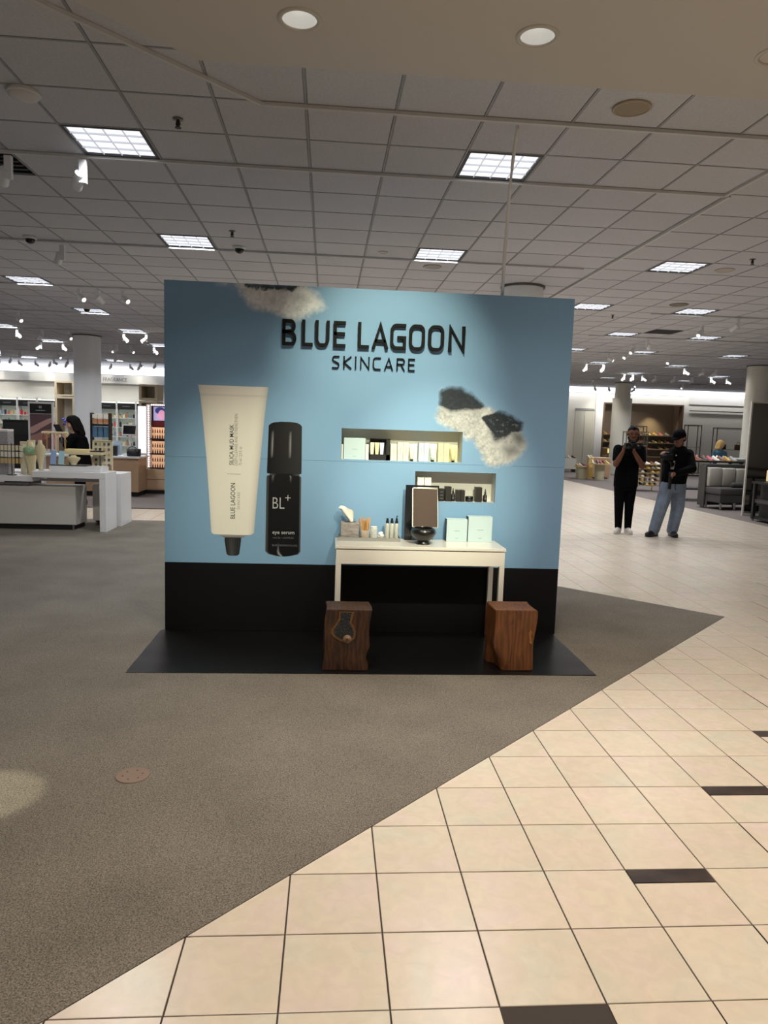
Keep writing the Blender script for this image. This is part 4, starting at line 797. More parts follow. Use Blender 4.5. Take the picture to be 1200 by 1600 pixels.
# ------------------------------------------------------------------ beauty and jewellery side (left)
m_lacq = mat('lacquer_white', (226,226,226), 0.35); m_base = mat('drawer_grey', (204,200,193), 0.5); m_pl = mat('plinth_black', (20,20,21), 0.6); m_rail = mat('rail_chrome', (150,150,152), 0.25, 0.9)
def waterfall(label, x0, x1, y0, y1, zt, th, left_leg=True, right_leg=True):
    t = thing('display_table', label, 'display table', ((x0+x1)/2, (y0+y1)/2, 0.0015))
    MB().bbox(x0,x1,y0,y1,zt-th,zt,0.004).build('tabletop', m_lacq, t, False, True); 
    if right_leg: MB().box(x1-th,x1,y0,y1,0.0015,zt-th).build('end_panel', m_lacq, t, False, True)
    if left_leg: MB().box(x0,x0+th,y0,y1,0.0015,zt-th).build('end_panel', m_lacq, t, False, True)
    MB().box(x0+th,x1-th,y0+.05,y0+.07,zt-th-.05,zt-th-.02).build('rail', m_rail, t, False, True); return t
waterfall('white waterfall display table in front carrying the jewellery', -4.60, -3.61, 8.46, 8.97, 0.83, 0.085, False)
waterfall('white waterfall display table at the left frame edge', -6.4, -4.61, 8.50, 9.02, 0.755, 0.075, True, False)
waterfall('white waterfall display table standing behind the front one', -5.6, -3.57, 9.06, 9.60, 0.78, 0.075)
def drawerbox(label, x0, x1, y0, y1, z1, n):
    t = thing('drawer_unit', label, 'drawer unit', ((x0+x1)/2, (y0+y1)/2, 0.0015)); MB().box(x0+.03,x1-.03,y0+.04,y1,0.0015,0.075).build('plinth', m_pl, t, False, True); MB().box(x0,x1,y0+.012,y1,0.075,z1).build('body', m_base, t, False, True)
    for k in range(n): a = x0+(x1-x0)*k/n; MB().bbox(a+.003,x0+(x1-x0)*(k+1)/n-.003,y0,y0+.012,0.08,z1-.004,0.002).build('drawer_front', m_base, t, False, True)
    for xx in (x0+.04, x1-.05): MB().box(xx,xx+.02,y0+.02,y0+.04,0.0015,0.075).build('leg', m_rail, t, False, True)
drawerbox('long low grey drawer unit under the left display tables', -6.3, -4.06, 8.57, 9.04, 0.615, 1); drawerbox('small grey drawer unit tucked under the rear display table', -3.99, -3.72, 9.08, 9.5, 0.60, 1)
m_crm = mat('bust_cream', (222,208,168), 0.7); m_gold = mat('gold', (206,170,96), 0.3, 0.8); m_brass = mat('dark_metal', (70,64,56), 0.4, 0.7); m_card = mat('card_cream', (224,216,190), 0.7)
ZA = 0.8315; ZB = 0.7565
t = thing('jewellery_riser', 'low cream platform holding the jewellery tray on the front table', 'riser', (-4.06,8.72,ZA)); MB().bbox(-4.40,-3.70,8.54,8.92,ZA,ZA+.075,0.004).build('block', m_lacq, t, False, True); MB().box(-4.385,-3.90,8.56,8.80,ZA+.0755,ZA+.088).build('dark_tray', mat('tray_dark', (62,56,46), 0.6, noise=0.6, nscale=60), t, False, True)
ZR = ZA+0.0885
t = thing('display_shelf', 'raised cream display shelf with rings above the jewellery tray', 'shelf', (-3.98,8.74,ZR)); MB().bbox(-4.25,-3.71,8.62,8.82,1.065,1.105,0.003).build('shelf_board', m_crm, t, False, True)
for x in (-4.2,-3.78): MB().cyl((x,8.78,ZR),0.012,1.065-ZR,10).build('post', m_rail, t, False, True)
MB().bbox(-4.23,-3.90,8.66,8.84,1.1055,1.14,0.004).build('ring_pad', mat('pad_cream', (232,214,160), 0.8), t, False, True); MB().box(-4.2,-3.93,8.67,8.70,1.1,1.112).box(-3.88,-3.72,8.66,8.8,1.1055,1.122).build('ring_row', mat('ring_dark', (44,40,36), 0.5, noise=0.6, nscale=90), t, False, True)
def bust(x, y, z, h, label, m_, w=0.06):
    t = thing('necklace_bust', label, 'display bust', (x, y, z)); v = []; n = 14
    for zz, a, b_ in [(0,.5,.4),(0.06,.42,.32),(0.35,.75,.34),(0.7,1.15,.42),(0.8,1.05,.42),(0.87,.55,.36),(1.0,.38,.3)]:
        v += [(w*a*math.cos(2*math.pi*k/n), w*b_*math.sin(2*math.pi*k/n)-0.01*zz, zz*h) for k in range(n)]
    MB().add(v, [(i*n+k, i*n+(k+1) % n, (i+1)*n+(k+1) % n, (i+1)*n+k) for i in range(6) for k in range(n)]+[tuple(reversed(range(n))), tuple(6*n+k for k in range(n))]).build('form', m_, t, True)
    MB().tube([(w*.5*math.cos(a), -w*.42-0.006*math.sin(a), h*(0.78+0.14*math.sin(a))) for a in [math.pi*k/10+math.pi for k in range(11)]], 0.004, 6).build('necklace', m_gold, t); return t
bust(-4.555, 8.66, ZA, 0.42, 'tall tapering cream necklace form on the front table', m_crm, 0.062); bust(-4.09, 8.62, ZR+.001, 0.135, 'short cream necklace bust on the jewellery tray', m_crm, 0.085)
bu = bust(-4.74, 8.80, ZB, 0.46, 'cream necklace bust with a green collar on the left table', m_crm, 0.085)
MB().lathe([(.097,.30),(.104,.33),(.100,.37),(.07,.395)], (0,0,0), 18, cap=False).build('green_collar', mat('collar_green', (140,176,138), 0.5, noise=0.35, nscale=60), bu, True)
t = thing('necklace_tbar', 'cream T bar stand with hanging necklaces on the front table', 'jewellery stand', (-4.41,8.84,ZA)); MB().cyl((-4.46,8.84,ZA),0.05,0.01).cyl((-4.46,8.84,ZA+.01),0.013,0.50,10).build('pole', m_lacq, t, False, True); MB().tube([(-4.60,8.84,1.355),(-4.24,8.84,1.355)],0.02,10).build('bar', m_crm, t, False, True)
for k, c in enumerate([(150,70,60),(196,150,90),(90,60,50),(200,40,40),(210,190,150),(120,110,130),(190,160,100)]):
    x = -4.575+0.05*k; MB().tube([(x,8.818,1.35),(x-.008,8.818,1.25),(x-.004,8.818,1.12-.02*(k % 3)),(x+.006,8.818,1.12-.02*(k % 3)),(x+.01,8.818,1.25),(x+.004,8.818,1.35)],0.004,5).build('necklace', mat('bead%d' % k, c, 0.4), t, False, True)
def cardrack(label, x, y, z, w, h, rows, cols, cc, hang):
    t = thing('earring_rack', label, 'jewellery rack', (x, y, z))
    MB().cyl((0,0,0),0.06,0.008,16).cyl((0,0,0.008),0.007,h-.008,8).build('pole', m_brass, t); b = MB()
    for r_ in range(rows): MB().tube([(-w/2,0,h-.02-r_*hang),(w/2,0,h-.02-r_*hang)],0.004,6).build('crossbar', m_brass, t)
    for r_ in range(rows):
        for c_ in range(cols):
            xx = -w/2+w*(c_+.5)/cols; hh = hang*.8; m_ = mat('jcard%d' % ((r_*3+c_*5) % 5), [(224,214,184),(206,176,120),(184,150,110),(228,222,206),(150,120,96)][(r_*3+c_*5) % 5], 0.6)
            MB().box(xx-w/cols*.36,xx+w/cols*.36,-.008,-.005,h-.025-r_*hang-hh,h-.025-r_*hang).build('earring_card', m_, t)
cardrack('wire rack of hanging earrings on the left display table', -4.93, 8.62, ZB, 0.30, 0.44, 3, 6, None, 0.09)
t = thing('earring_display', 'cream frame rack of small earrings at the right table end', 'jewellery rack', (-3.76,8.84,ZA)); MB().box(-3.90,-3.885,8.83,8.85,ZA+.0755,1.27).box(-3.635,-3.62,8.83,8.85,ZA,1.27).box(-3.9,-3.62,8.83,8.85,1.258,1.272).build('frame', m_crm, t, False, True); MB().box(-3.885,-3.635,8.842,8.848,ZA+.09,1.258).build('backing', mat('frame_back', (222,214,188), 0.7), t, False, True)
for r_ in range(5):
    for c_ in range(4): MB().box(-3.868+c_*.06,-3.840+c_*.06,8.832,8.842,1.20-r_*.075,1.235-r_*.075).build('earring_card', mat('ear%d' % ((r_*2+c_) % 3), [(60,54,50),(196,170,110),(110,100,92)][(r_*2+c_) % 3], 0.5), t, False, True)
for x, c, lab in ((-4.35, (150,176,222), 'pale blue jewellery card standing beside the T bar'), (-4.24, (168,208,220), 'light aqua jewellery card behind the raised shelf')):
    t = thing('jewellery_card', lab, 'card', (x,8.575,ZR)); q = Matrix.Rotation(R(-12),3,'X'); MB().cbox((0,0,.10),(0.075,0.006,0.19),q).build('card', mat('jc%d' % c[0], c, 0.5), t); MB().box(-.035,.035,-.005,.05,0,0.006).build('easel_foot', m_lacq, t)
t = thing('handbag_display', 'sparkling grey display block at the left edge of the table', 'display block', (-5.10,8.80,ZB)); MB().bbox(-0.10,0.09,-.1,.1,0,0.60,0.006).build('block', mat('glitter_grey', (150,148,150), 0.4, noise=0.4, nscale=70), t); MB().bbox(-.10,.09,-.1,.1,0.6005,0.63,0.003).build('lid', m_lacq, t)
for k, (x, lab) in enumerate(((-4.90, 'small cream carton stacked behind the earring racks'), (-4.80, 'small cream carton beside the green collar bust'))):
    t = thing('jewellery_box', lab, 'box', (x,8.97,ZB)); MB().bbox(-.045,.045,-.03,.03,0,0.42+.02*k,0.003).build('carton', m_card, t); MB().bbox(-.047,.047,-.032,.032,0.42+.02*k+.0005,0.46+.02*k,0.003).build('lid', mat('card_tan', (204,190,160), 0.7), t)

# counters beyond the cross aisle
m_oak = mat('oak', (196,166,136), 0.45, noise=0.06, nscale=6, stretch=(1,1,8)); m_oakd = mat('oak_counter', (178,146,118), 0.4, noise=0.06, nscale=6)
t = thing('wood_counter', 'light wood service counter with a white top behind the tables', 'counter', (-5.3,13.75,0.0015)); MB().box(-6.2,-4.45,13.36,13.95,0.0015,0.1).build('plinth', m_pl, t, False, True); MB().box(-6.25,-4.42,13.3,13.98,0.1,0.79).build('body', m_oakd, t, False, True); MB().bbox(-6.3,-4.38,13.25,14.02,0.79,0.83,0.004).build('countertop', m_lacq, t, False, True)
ZC = 0.8305
t = thing('cash_register', 'black checkout screen on a white stand on the wood counter', 'monitor', (-4.72,13.78,ZC)); q = Matrix.Rotation(R(-14),3,'X'); MB().bbox(-.12,.12,-.08,.10,0,.03,.006).build('base', m_lacq, t); MB().cyl((0,.04,.03),.025,.42,12).build('stand', m_lacq, t); MB().cbox((0,0,.53),(.30,.02,.23),q).build('bezel', mat('bezel_silver', (196,192,190), 0.4), t); MB().cbox(Vector((0,0,.53))+q @ Vector((0,-.011,0)),(.25,.004,.18),q).build('screen', mat('screen_off', (10,10,12), 0.15), t)
t = thing('shopping_bag', 'black paper bag with a blue panel on the wood counter', 'bag', (-4.98,13.45,ZC)); MB().bbox(-.10,.10,-.05,.05,0,.20,.004).build('bag_body', mat('bag_black', (24,24,28), 0.6), t); MB().box(-.07,.01,-.0525,-.0505,.03,.17).build('blue_panel', mat('bag_blue', (150,180,214), 0.5), t)
t = thing('caddy', 'round black caddy on the end of the wood counter', 'caddy', (-4.54,13.42,ZC)); MB().lathe([(0,0),(.13,0),(.14,.02),(.14,.15),(.13,.15),(.125,.02),(0,.015)], n=24, cap=False).build('bowl', mat('bag_black', (24,24,28), 0.6), t, True); MB().tube([(.10*math.cos(a),-.10,.10+.10*math.sin(a)) for a in [math.pi*k/8 for k in range(9)]],.012,8).build('handle', mat('caddy_grey', (96,94,94), 0.5), t)
t = thing('sample_tray', 'clear acrylic sample holder on the wood counter', 'holder', (-4.98,13.75,ZC)); MB().box(-.09,.09,-.04,.04,0,.015).box(-.09,.09,.035,.04,.015,.30).build('acrylic', mat('acrylic', (190,206,220), 0.2), t); MB().bbox(-.06,.06,-.03,.0,.016,.22,.003).build('leaflet', mat('leaflet', (150,170,190), 0.6), t)
t = thing('tester_stand', 'glass tester stand with tan and blue boxes beside the white column', 'display stand', (-5.55,14.6,0.0015))
MB().box(-.24,.24,-.15,.15,0,.84).build('pedestal', m_lacq, t); MB().box(-.20,-.19,-.12,.12,.84,1.70).box(.19,.20,-.12,.12,.84,1.70).build('frame', m_brass, t); MB().box(-.19,.19,.115,.12,.84,1.70).build('back_glass', m_glass, t)
for k, (z, c, h) in enumerate(((.845,(150,150,150),.26),(1.17,(70,104,130),.23),(1.41,(30,32,36),.05),(1.47,(190,130,90),.10),(1.585,(214,206,190),.08))):
    MB().box(-.19,.19,-.10,.10,z-.004,z).build('glass_shelf', m_glass, t)
    for x in (-.12,0,.12): MB().bbox(x-.05,x+.05,-.06,.04,z+.001,z+h,.003).build('boxed_scent', mat('ts%d' % k, c, 0.5), t)
t = thing('backlit_cosmetics_unit', 'backlit cosmetics wall unit with bulb frame, portrait screen and bottle rows', 'display unit', (-4.05,14.3,0.0015))
MB().box(-4.5,-3.5,14.08,14.6,0.0015,.08).build('plinth', m_pl, t, False, True); MB().box(-4.52,-3.5,14.06,14.6,.08,.53).build('drawer_case', m_oakd, t, False, True)
for zz in (.10,.315):
    d_ = MB().bbox(-4.50,-3.52,14.045,14.059,zz,zz+.20,.002).build('drawer', m_oak, t, False, True); MB().box(-4.06,-3.96,14.035,14.046,zz+.17,zz+.185).build('handle', m_brass, d_, False, True)
MB().box(-4.47,-3.5,14.35,14.6,.53,1.90).build('back_panel', mat('unit_red', (70,24,26), 0.5), t, False, True); m_bp = mat('backlit_panel', (255,190,140), 0.5, emit=0.55, ecol=(1.0,0.62,0.38))
for z0, z1 in ((1.19,1.43),(.87,1.13),(.56,.83)):
    MB().box(-4.38,-3.6,14.30,14.349,z0,z1).build('backlit_panel', m_bp, t, False, True); MB().box(-4.40,-3.55,14.18,14.349,z0-.025,z0-.002).build('shelf', m_pl, t, False, True)
    for k in range(7):
        for zz in (z0, z0+(z1-z0)*.5):
            MB().lathe([(0,0),(.013,0),(.014,.05),(.007,.06),(.007,.085),(0,.085)],(-4.35+k*.05,14.24,zz),8,cap=False).build('scent_bottle', mat('bottle_amber', (120,56,30), 0.3), t, True, True)
    MB().box(-4.39,-3.98,14.20,14.28,z0+(z1-z0)*.5-.008,z0+(z1-z0)*.5).build('step', m_crm, t, False, True)
MB().box(-4.38,-3.55,14.28,14.349,1.46,1.56).build('red_band', mat('band_red', (120,30,34), 0.4), t, False, True)
scr = MB().box(-4.35,-3.62,14.30,14.345,1.575,1.87).build('screen', mat('screen_lav', (180,176,214), 0.4, emit=0.45, ecol=(0.55,0.52,0.85)), t, False, True)
def oval(cx, cz, rx, rz, y, name, m_, par): MB().prism([(cx+rx*math.cos(2*math.pi*k/24), cz+rz*math.sin(2*math.pi*k/24)) for k in range(24)], y-.002, y, 'y').build(name, m_, par, False, True)
oval(-4.18,1.72,.10,.13,14.299,'portrait_shape',mat('scr_pink', (226,160,190), 0.5, emit=0.5, ecol=(0.9,0.42,0.62)),scr); oval(-4.21,1.79,.105,.075,14.2985,'portrait_hair',mat('scr_blue', (50,60,130), 0.5, emit=0.3, ecol=(0.1,0.12,0.45)),scr); oval(-4.175,1.70,.075,.105,14.297,'portrait_face',mat('scr_pink', (226,160,190), 0.5),scr)
m_blb = mat('bulb_white', (255,250,246), 0.5, emit=2.2, ecol=(1,0.93,0.9))
MB().box(-4.49,-4.39,14.24,14.34,.55,1.92).build('bulb_post', mat('bulb_post', (206,190,186), 0.5), t, False, True); MB().box(-4.39,-3.5,14.24,14.34,1.885,1.93).build('bulb_header', mat('bulb_post', (206,190,186), 0.5), t, False, True)
for k in range(27): MB().ball((-4.44,14.232,.58+.05*k),.016,8,6).build('bulb', m_blb, t, True, True)
for k in range(8): MB().ball((-4.37+.045*k,14.232,1.908),.014,8,6).build('bulb', m_blb, t, True, True)
t = thing('light_column_panel', 'tall white glowing panel beside the bulb framed unit', 'panel', (-4.585,14.1,0.0015)); MB().box(-4.68,-4.49,14.28,14.5,.0015,1.88).build('panel_body', m_lacq, t, False, True); MB().box(-4.67,-4.50,14.265,14.28,.86,1.86).build('glow_face', mat('glow_face', (245,246,250), 0.5, emit=0.7, ecol=(0.95,0.96,1)), t, False, True)
def woodframe(label, x0, x1, y, zs, m_):
    t = thing('wood_frame_tower', label, 'display frame', ((x0+x1)/2, y, 0.0015))
    for k, (a, b_) in enumerate(zs):
        o = MB().box(x0,x0+.06,y-.3,y+.3,a,b_).box(x1-.06,x1,y-.3,y+.3,a,b_).box(x0+.06,x1-.06,y-.3,y+.3,b_-.05,b_).box(x0+.06,x1-.06,y-.3,y+.3,a,a+.05).build('open_cube', m_, t, False, True); MB().box(x0+.06,x1-.06,y+.27,y+.29,a+.05,b_-.05).build('back', m_wallc, o, False, True)
    return t
woodframe('tall cream wooden display frame left of the white column', -8.48, -7.93, 20.2, ((0.0015,1.02),(1.03,2.17),(2.19,2.62)), mat('frame_wood', (206,190,160), 0.6)); woodframe('wooden display frame above the backlit unit by the booth', -5.07, -4.64, 16.2, ((0.0015,1.0),(1.01,2.03),(2.05,2.42)), mat('frame_wood', (206,190,160), 0.6))
t = thing('orchid', 'blue flowers in a small vase inside the wooden display frame', 'flowers', (-8.2,20.0,1.0805)); MB().lathe([(0,0),(.05,0),(.06,.1),(.03,.2),(.035,.22)],n=12).build('vase', m_lacq, t, True)
for k in range(9): a = k*2.4; MB().ball((.14*math.cos(a)*(k/9),.1*math.sin(a),.3+.05*(k % 4)),(.05,.05,.035),8,6).build('blossom', mat('blossom_blue', (90,96,190), 0.6), t, True)
t = thing('sign_stand', 'tall framed poster stand with a skin close-up and black header', 'poster stand', (-6.21,13.0,0.0015)); MB().box(-6.46,-5.97,13.0,13.03,.9,1.87).build('frame', m_lacq, t, False, True); MB().box(-6.42,-6.01,12.992,13.0,1.64,1.83).build('header', cblk, t, False, True)
MB().box(-6.235,-6.20,13.005,13.025,.02,.9).box(-6.4,-6.03,12.85,13.2,.0015,.02).build('stand', m_lacq, t, False, True)
pp = MB().box(-6.42,-6.01,12.992,13.0,.95,1.63).build('poster', mat('poster_mauve', (96,72,78), 0.5), t, False, True)
MB().prism([(-6.42,1.36),(-6.25,1.45),(-6.1,1.53),(-6.01,1.56),(-6.01,1.47),(-6.08,1.43),(-6.2,1.36),(-6.34,1.26),(-6.42,1.24)],12.990,12.9915,'y').build('printed_arm', mat('poster_skin', (186,150,144), 0.5), pp, False, True); MB().prism([(-6.42,1.2),(-6.3,1.24),(-6.14,1.32),(-6.01,1.34),(-6.01,1.2),(-6.2,1.1),(-6.42,1.06)],12.990,12.9915,'y').build('printed_hand', mat('poster_skin2', (160,118,112), 0.5), pp, False, True)
MB().box(-6.245,-6.225,12.990,12.9915,1.74,1.79).box(-6.215,-6.195,12.990,12.9915,1.74,1.79).box(-6.31,-6.13,12.990,12.9915,1.695,1.705).build('printed_mark', m_wink, t, False, True)
t = thing('black_display', 'black cube display behind the poster stand', 'display', (-6.75,13.6,0.0015)); MB().bbox(-.33,.20,-.3,.3,0,1.50,.01).build('cube', mat('bag_black', (24,24,28), 0.6), t); MB().box(-.30,.17,-.306,-.301,1.2,1.45).build('glossy_face', mat('screen_off', (10,10,12), 0.15), t)
# fragrance wall
text('FRAGRANCE', -9.40, 3.035, 0.90, mat('sign_grey', (110,110,114), 0.5), 0, 0.0, par=bpy.data.objects['trim_2'], y=27.432, cap=0.14, name='raised_text')
m_bay = mat('bay_mint', (196,214,200), 0.6, emit=0.12, ecol=(0.75,0.85,0.75)); fb = None; pal = [(206,176,110),(220,210,180),(180,120,90),(120,140,170),(60,56,60),(210,90,90)]
bays = [-13.68,-12.94,-12.20,-11.46,-9.93,-9.20,-8.47,-7.74]
for bi, x in enumerate(bays):
    t = thing('fragrance_bay', ['mint lit fragrance bay, first from the left frame edge','mint lit fragrance bay, second from the left frame edge','mint lit fragrance bay with red bottles behind the poster','mint lit fragrance bay just left of the wooden frame','mint fragrance bay hidden by the white column','mint lit fragrance bay right of the white column','mint lit fragrance bay above the black checkout screen','mint lit fragrance bay nearest the booth edge'][bi], 'shelf bay', (x,27.2,0.0015), group='fragrance wall bays')
    MB().box(-.33,.33,.30,.33,0,2.25).build('back_panel', m_bay, t); MB().box(-.36,-.33,0,.33,0,2.3).box(.33,.36,0,.33,0,2.3).build('upright', m_lacq, t); hd = MB().box(-.33,.33,-.02,.30,1.96,2.19).build('header', cblk, t); MB().box(-.14,.14,-.026,-.0205,2.06,2.09).build('header_text', m_gink, hd); MB().box(-.33,.33,0,.3,2.2,2.24).build('downlight_slot', mat('slot_glow', (240,240,230), 0.5, emit=0.8), t)
    for k in range(4):
        z = .55+.36*k; MB().box(-.33,.33,.02,.30,z-.02,z).build('shelf', m_lacq, t)
        if bi == 4: continue
        for c_ in range(5):
            col = pal[(bi*3+k*2+c_) % 6] if bi != 2 or k < 2 else (190,30,50)
            b_ = thing('fragrance_bottle', 'fragrance bottle, %s bay from the left, %s shelf up, %s from the left' % (ORD[bi], ORD[k], ORD[c_]), 'bottle', (x-.26+.13*c_,27.32,z+.0025), group='fragrance bottles on the far bays')
            key = 'fb%d%d' % (bi, 0); hh = .10+.04*((bi+k+c_) % 3); MB().bbox(-.04,.04,-.02,.02,0,hh,.006).build('flask', mat('fr%d_%d_%d' % col, col, 0.25), b_); MB().cyl((0,0,hh),.015,.04,8).build('stopper', m_gold if c_ % 2 else cblk, b_)

# ------------------------------------------------------------------ shoe side (right)
m_sofa = mat('sofa_charcoal', (72,70,68), 0.85, noise=0.1, nscale=120); m_cush = mat('cushion_grey', (176,170,160), 0.9, noise=0.08, nscale=150); m_ssh = mat('sofa_shell', (66,64,60), 0.7)
t = thing('sofa', 'charcoal sofa with light grey back cushions beside the aisle', 'sofa', (8.15,13.8,0.0015))
MB().bbox(7.70,8.95,14.10,14.22,.06,1.0,.02).build('back_shell', m_ssh, t, False, True); MB().bbox(7.685,7.73,13.98,14.095,.02,.97,.012).build('end_post', m_ssh, t, False, True)
for k in range(3): x = 7.74+k*.37; MB().bbox(x,x+.36,13.92,14.09,.50,.93-.01*k,.035).build('back_cushion', m_cush, t, True, True)
MB().bbox(7.72,8.62,13.50,14.08,.34,.495,.03).build('seat_cushion', m_sofa, t, True, True); MB().bbox(7.74,8.60,13.52,14.09,.16,.335,.015).build('seat_base', m_sofa, t, False, True); MB().tube([(8.16,13.70,.555),(8.20,13.70,.555),(8.60,13.70,.555),(8.64,13.70,.555)],[.03,.058,.058,.03],14).build('bolster', m_sofa, t, True, True)
for x, y in ((7.80,13.56),(8.54,13.56),(7.80,14.03),(8.54,14.03),(8.17,13.56)): MB().lathe([(.022,0),(.028,.1585)],(x,y,.0015),12).build('leg', m_rail, t, False, True)
t.location = (8.46,13.85,0.0015); t.rotation_euler = (0,0,R(11))
t = thing('armchair', 'charcoal seat partly hidden behind the black table at the right', 'armchair', (9.1,13.4,0.0015)); MB().bbox(8.72,9.5,13.1,13.75,.16,.46,.03).build('seat', m_sofa, t, True, True); MB().bbox(8.72,9.5,13.76,13.9,.1,.8,.03).build('backrest', m_ssh, t, True, True); MB().bbox(8.66,8.715,13.1,13.8,.12,.62,.02).build('armrest', m_sofa, t, True, True)
for x, y in ((8.76,13.15),(9.45,13.15),(8.76,13.85),(9.45,13.85)): MB().lathe([(.022,0),(.028,.1585)],(x,y,.0015),10).build('leg', m_rail, t, False, True)
t.location = (9.62,13.7,0.0015)
m_blk = mat('table_black', (26,26,27), 0.45)
t = thing('display_console', 'black two tier display console cut by the right frame edge', 'console', (8.5,11.35,0.0015)); MB().bbox(7.76,9.3,10.95,11.77,.735,.775,.004).build('tabletop', m_blk, t, False, True); MB().box(7.93,7.95,11.0,11.73,.43,.735).box(7.93,7.95,11.0,11.73,.09,.36).build('divider', m_blk, t, False, True); MB().box(7.80,9.26,11.0,11.73,.36,.43).build('shelf', mat('shelf_grey', (58,58,60), 0.5), t, False, True); MB().box(7.80,9.26,11.0,11.73,.04,.09).build('bottom_board', m_blk, t, False, True)
for x, y in ((7.78,10.97),(7.78,11.69),(9.22,10.97),(9.22,11.69)): MB().box(x,x+.06,y,y+.06,.04,.735).build('post', m_blk, t, False, True)
for x, y in ((7.81,11.0),(7.81,11.72),(9.25,11.0),(9.25,11.72)): MB().cyl((x,y,.0015),.025,.0385,12).build('caster', m_rail, t, False, True)
t = thing('floor_mirror', 'tall framed mirror behind the black console at the right edge', 'mirror', (8.7,12.6,0.0015)); MB().box(8.10,8.13,12.58,12.62,.0015,2.36).box(9.4,9.43,12.58,12.62,.0015,2.36).box(8.13,9.4,12.58,12.62,2.33,2.36).box(8.13,9.4,12.58,12.62,.0015,.05).build('frame', mat('frame_pale', (200,196,186), 0.4), t, False, True); MB().box(8.13,9.4,12.595,12.605,.05,2.33).build('mirror_glass', mat('mirror_silver2', (200,200,198), 0.03, 1.0), t, False, True)
t = thing('table_lamp_box', 'glowing yellow cube lamp on the black console', 'lamp', (8.05,11.55,.7755)); MB().bbox(-.09,.09,-.09,.09,.012,.22,.006).build('shade', mat('lamp_yellow', (236,212,150), 0.6, emit=0.3, ecol=(1,0.8,0.45)), t); MB().box(-.06,.06,-.06,.06,0,.012).build('base', m_brass, t)
t = thing('handbag', 'dark olive handbag lying on the black console', 'handbag', (7.95,11.25,.7755)); MB().bbox(-.13,.13,-.06,.06,0,.13,.03).build('bag_body', mat('bag_olive', (60,56,40), 0.6), t, True); MB().tube([(.08*math.cos(a),0,.12+.07*math.sin(a)) for a in [math.pi*k/8 for k in range(9)]],.008,6).build('handle', m_brass, t)
# shoes
def make_shoe(name, label, col, heel):
    t = thing(name, label, 'shoe'); v = []; n = 10; L = .25
    prof = [(0,.028,.05,.0),(.12,.036,.075,.0),(.3,.034,.07,.0),(.55,.036,.05,.0),(.8,.042,.04,.0),(.95,.03,.03,0),(1,.012,.018,0)]
    up = MB(); zz = lambda u: heel*max(0, 1-u*1.5)+.012
    for u, w_, h_, _ in prof: v += [(w_*math.cos(math.pi*k/(n-1)), L*(.5-u), zz(u)+h_*math.sin(math.pi*k/(n-1))) for k in range(n)]
    up.add(v, [(i*n+k, i*n+k+1, (i+1)*n+k+1, (i+1)*n+k) for i in range(6) for k in range(n-1)]+[tuple(range(n)), tuple(reversed(range(6*n,7*n)))]); up.build('upper', mat('shoe_%d_%d_%d' % col, col, 0.5), t, True)
    so = MB(); vv = []
    for u, w_, h_, _ in prof: vv += [(-w_,L*(.5-u),zz(u)-.012),(w_,L*(.5-u),zz(u)-.012),(w_,L*(.5-u),zz(u)),(-w_,L*(.5-u),zz(u))]
    so.add(vv, [(i*4+k, i*4+(k+1) % 4, (i+1)*4+(k+1) % 4, (i+1)*4+k) for i in range(6) for k in range(4)]+[(3,2,1,0),(24,25,26,27)])
    if heel > .02: so.box(-.012,.012,L*.5-.04,L*.5-.015,0,heel)
    so.build('sole', mat('sole_tan', (190,160,120), 0.6), t); return t
SC = [(196,150,60),(226,220,206),(40,38,38),(190,90,110),(120,70,44),(216,196,120),(150,150,152),(180,40,40)]
shoes = {}
def put_shoe(x, y, z, rz, ci, heel, label, grp):
    k = (ci, heel)
    if k not in shoes: s_ = shoes[k] = make_shoe('shoe', label, SC[ci], heel); s_.location = (x,y,z); s_.rotation_euler = (0,0,rz); s_['group'] = grp
    else: s_ = dup(shoes[k], (x,y,z), rz, label, grp)
    return s_
cn = ['tan','white','black','pink','brown','yellow','grey','red']
def pedestal(label, x, y, r, h, top, m_):
    t = thing('pedestal_table', label, 'pedestal', (x,y,0.0015)); autosmooth(MB().lathe([(0,0),(r,0),(r*1.12,h-.03),(0,h-.03)], n=28, cap=False).build('drum', m_, t)); autosmooth(MB().lathe([(0,0),(top,0),(top,.03),(0,.03)],(0,0,h-.03),32,cap=False).build('round_top', mat('ped_top', (196,176,130), 0.5), t)); return h+.002
m_ped = mat('pedestal_stone', (198,190,160), 0.6, noise=0.08, nscale=10)
h1 = pedestal('low round stone pedestal with shoes near the white wall', 8.42, 23.3, .17, .46, .27, m_ped); h2 = pedestal('higher round stone pedestal with shoes beside the low one', 8.93, 22.9, .16, .58, .40, m_ped)
for i, (dx, dy) in enumerate(((-.17,0),(-.06,-.02),(.05,0),(.16,0))): put_shoe(8.42+dx, 23.3+dy, h1, .12*(i-1), i % 4, .0, cn[i % 4]+' shoe on the low round pedestal, %s from the left' % ORD[i], 'shoes on the pedestals')
for i, (dx, dy) in enumerate(((-.27,-.02),(-.15,-.12),(-.03,-.14),(.09,-.13),(.21,-.1),(.02,.2))): put_shoe(8.93+dx, 22.9+dy, h2, .1*(i-2), (i+1) % 8, .05, cn[(i+1) % 8]+' heeled shoe on the higher round pedestal, %s placed' % ORD[i], 'shoes on the pedestals')
t = thing('wood_cabinet', 'light wood storage cube behind the round pedestals', 'cabinet', (9.25,24.05,0.0015)); MB().bbox(-.27,.42,-.25,.25,.03,.76,.008).build('body', m_oak, t); MB().box(-.25,.40,-.258,-.25,.06,.73).build('door', m_oakd, t); MB().box(-.2,.35,-.2,.2,0,.03).build('plinth', m_pl, t)
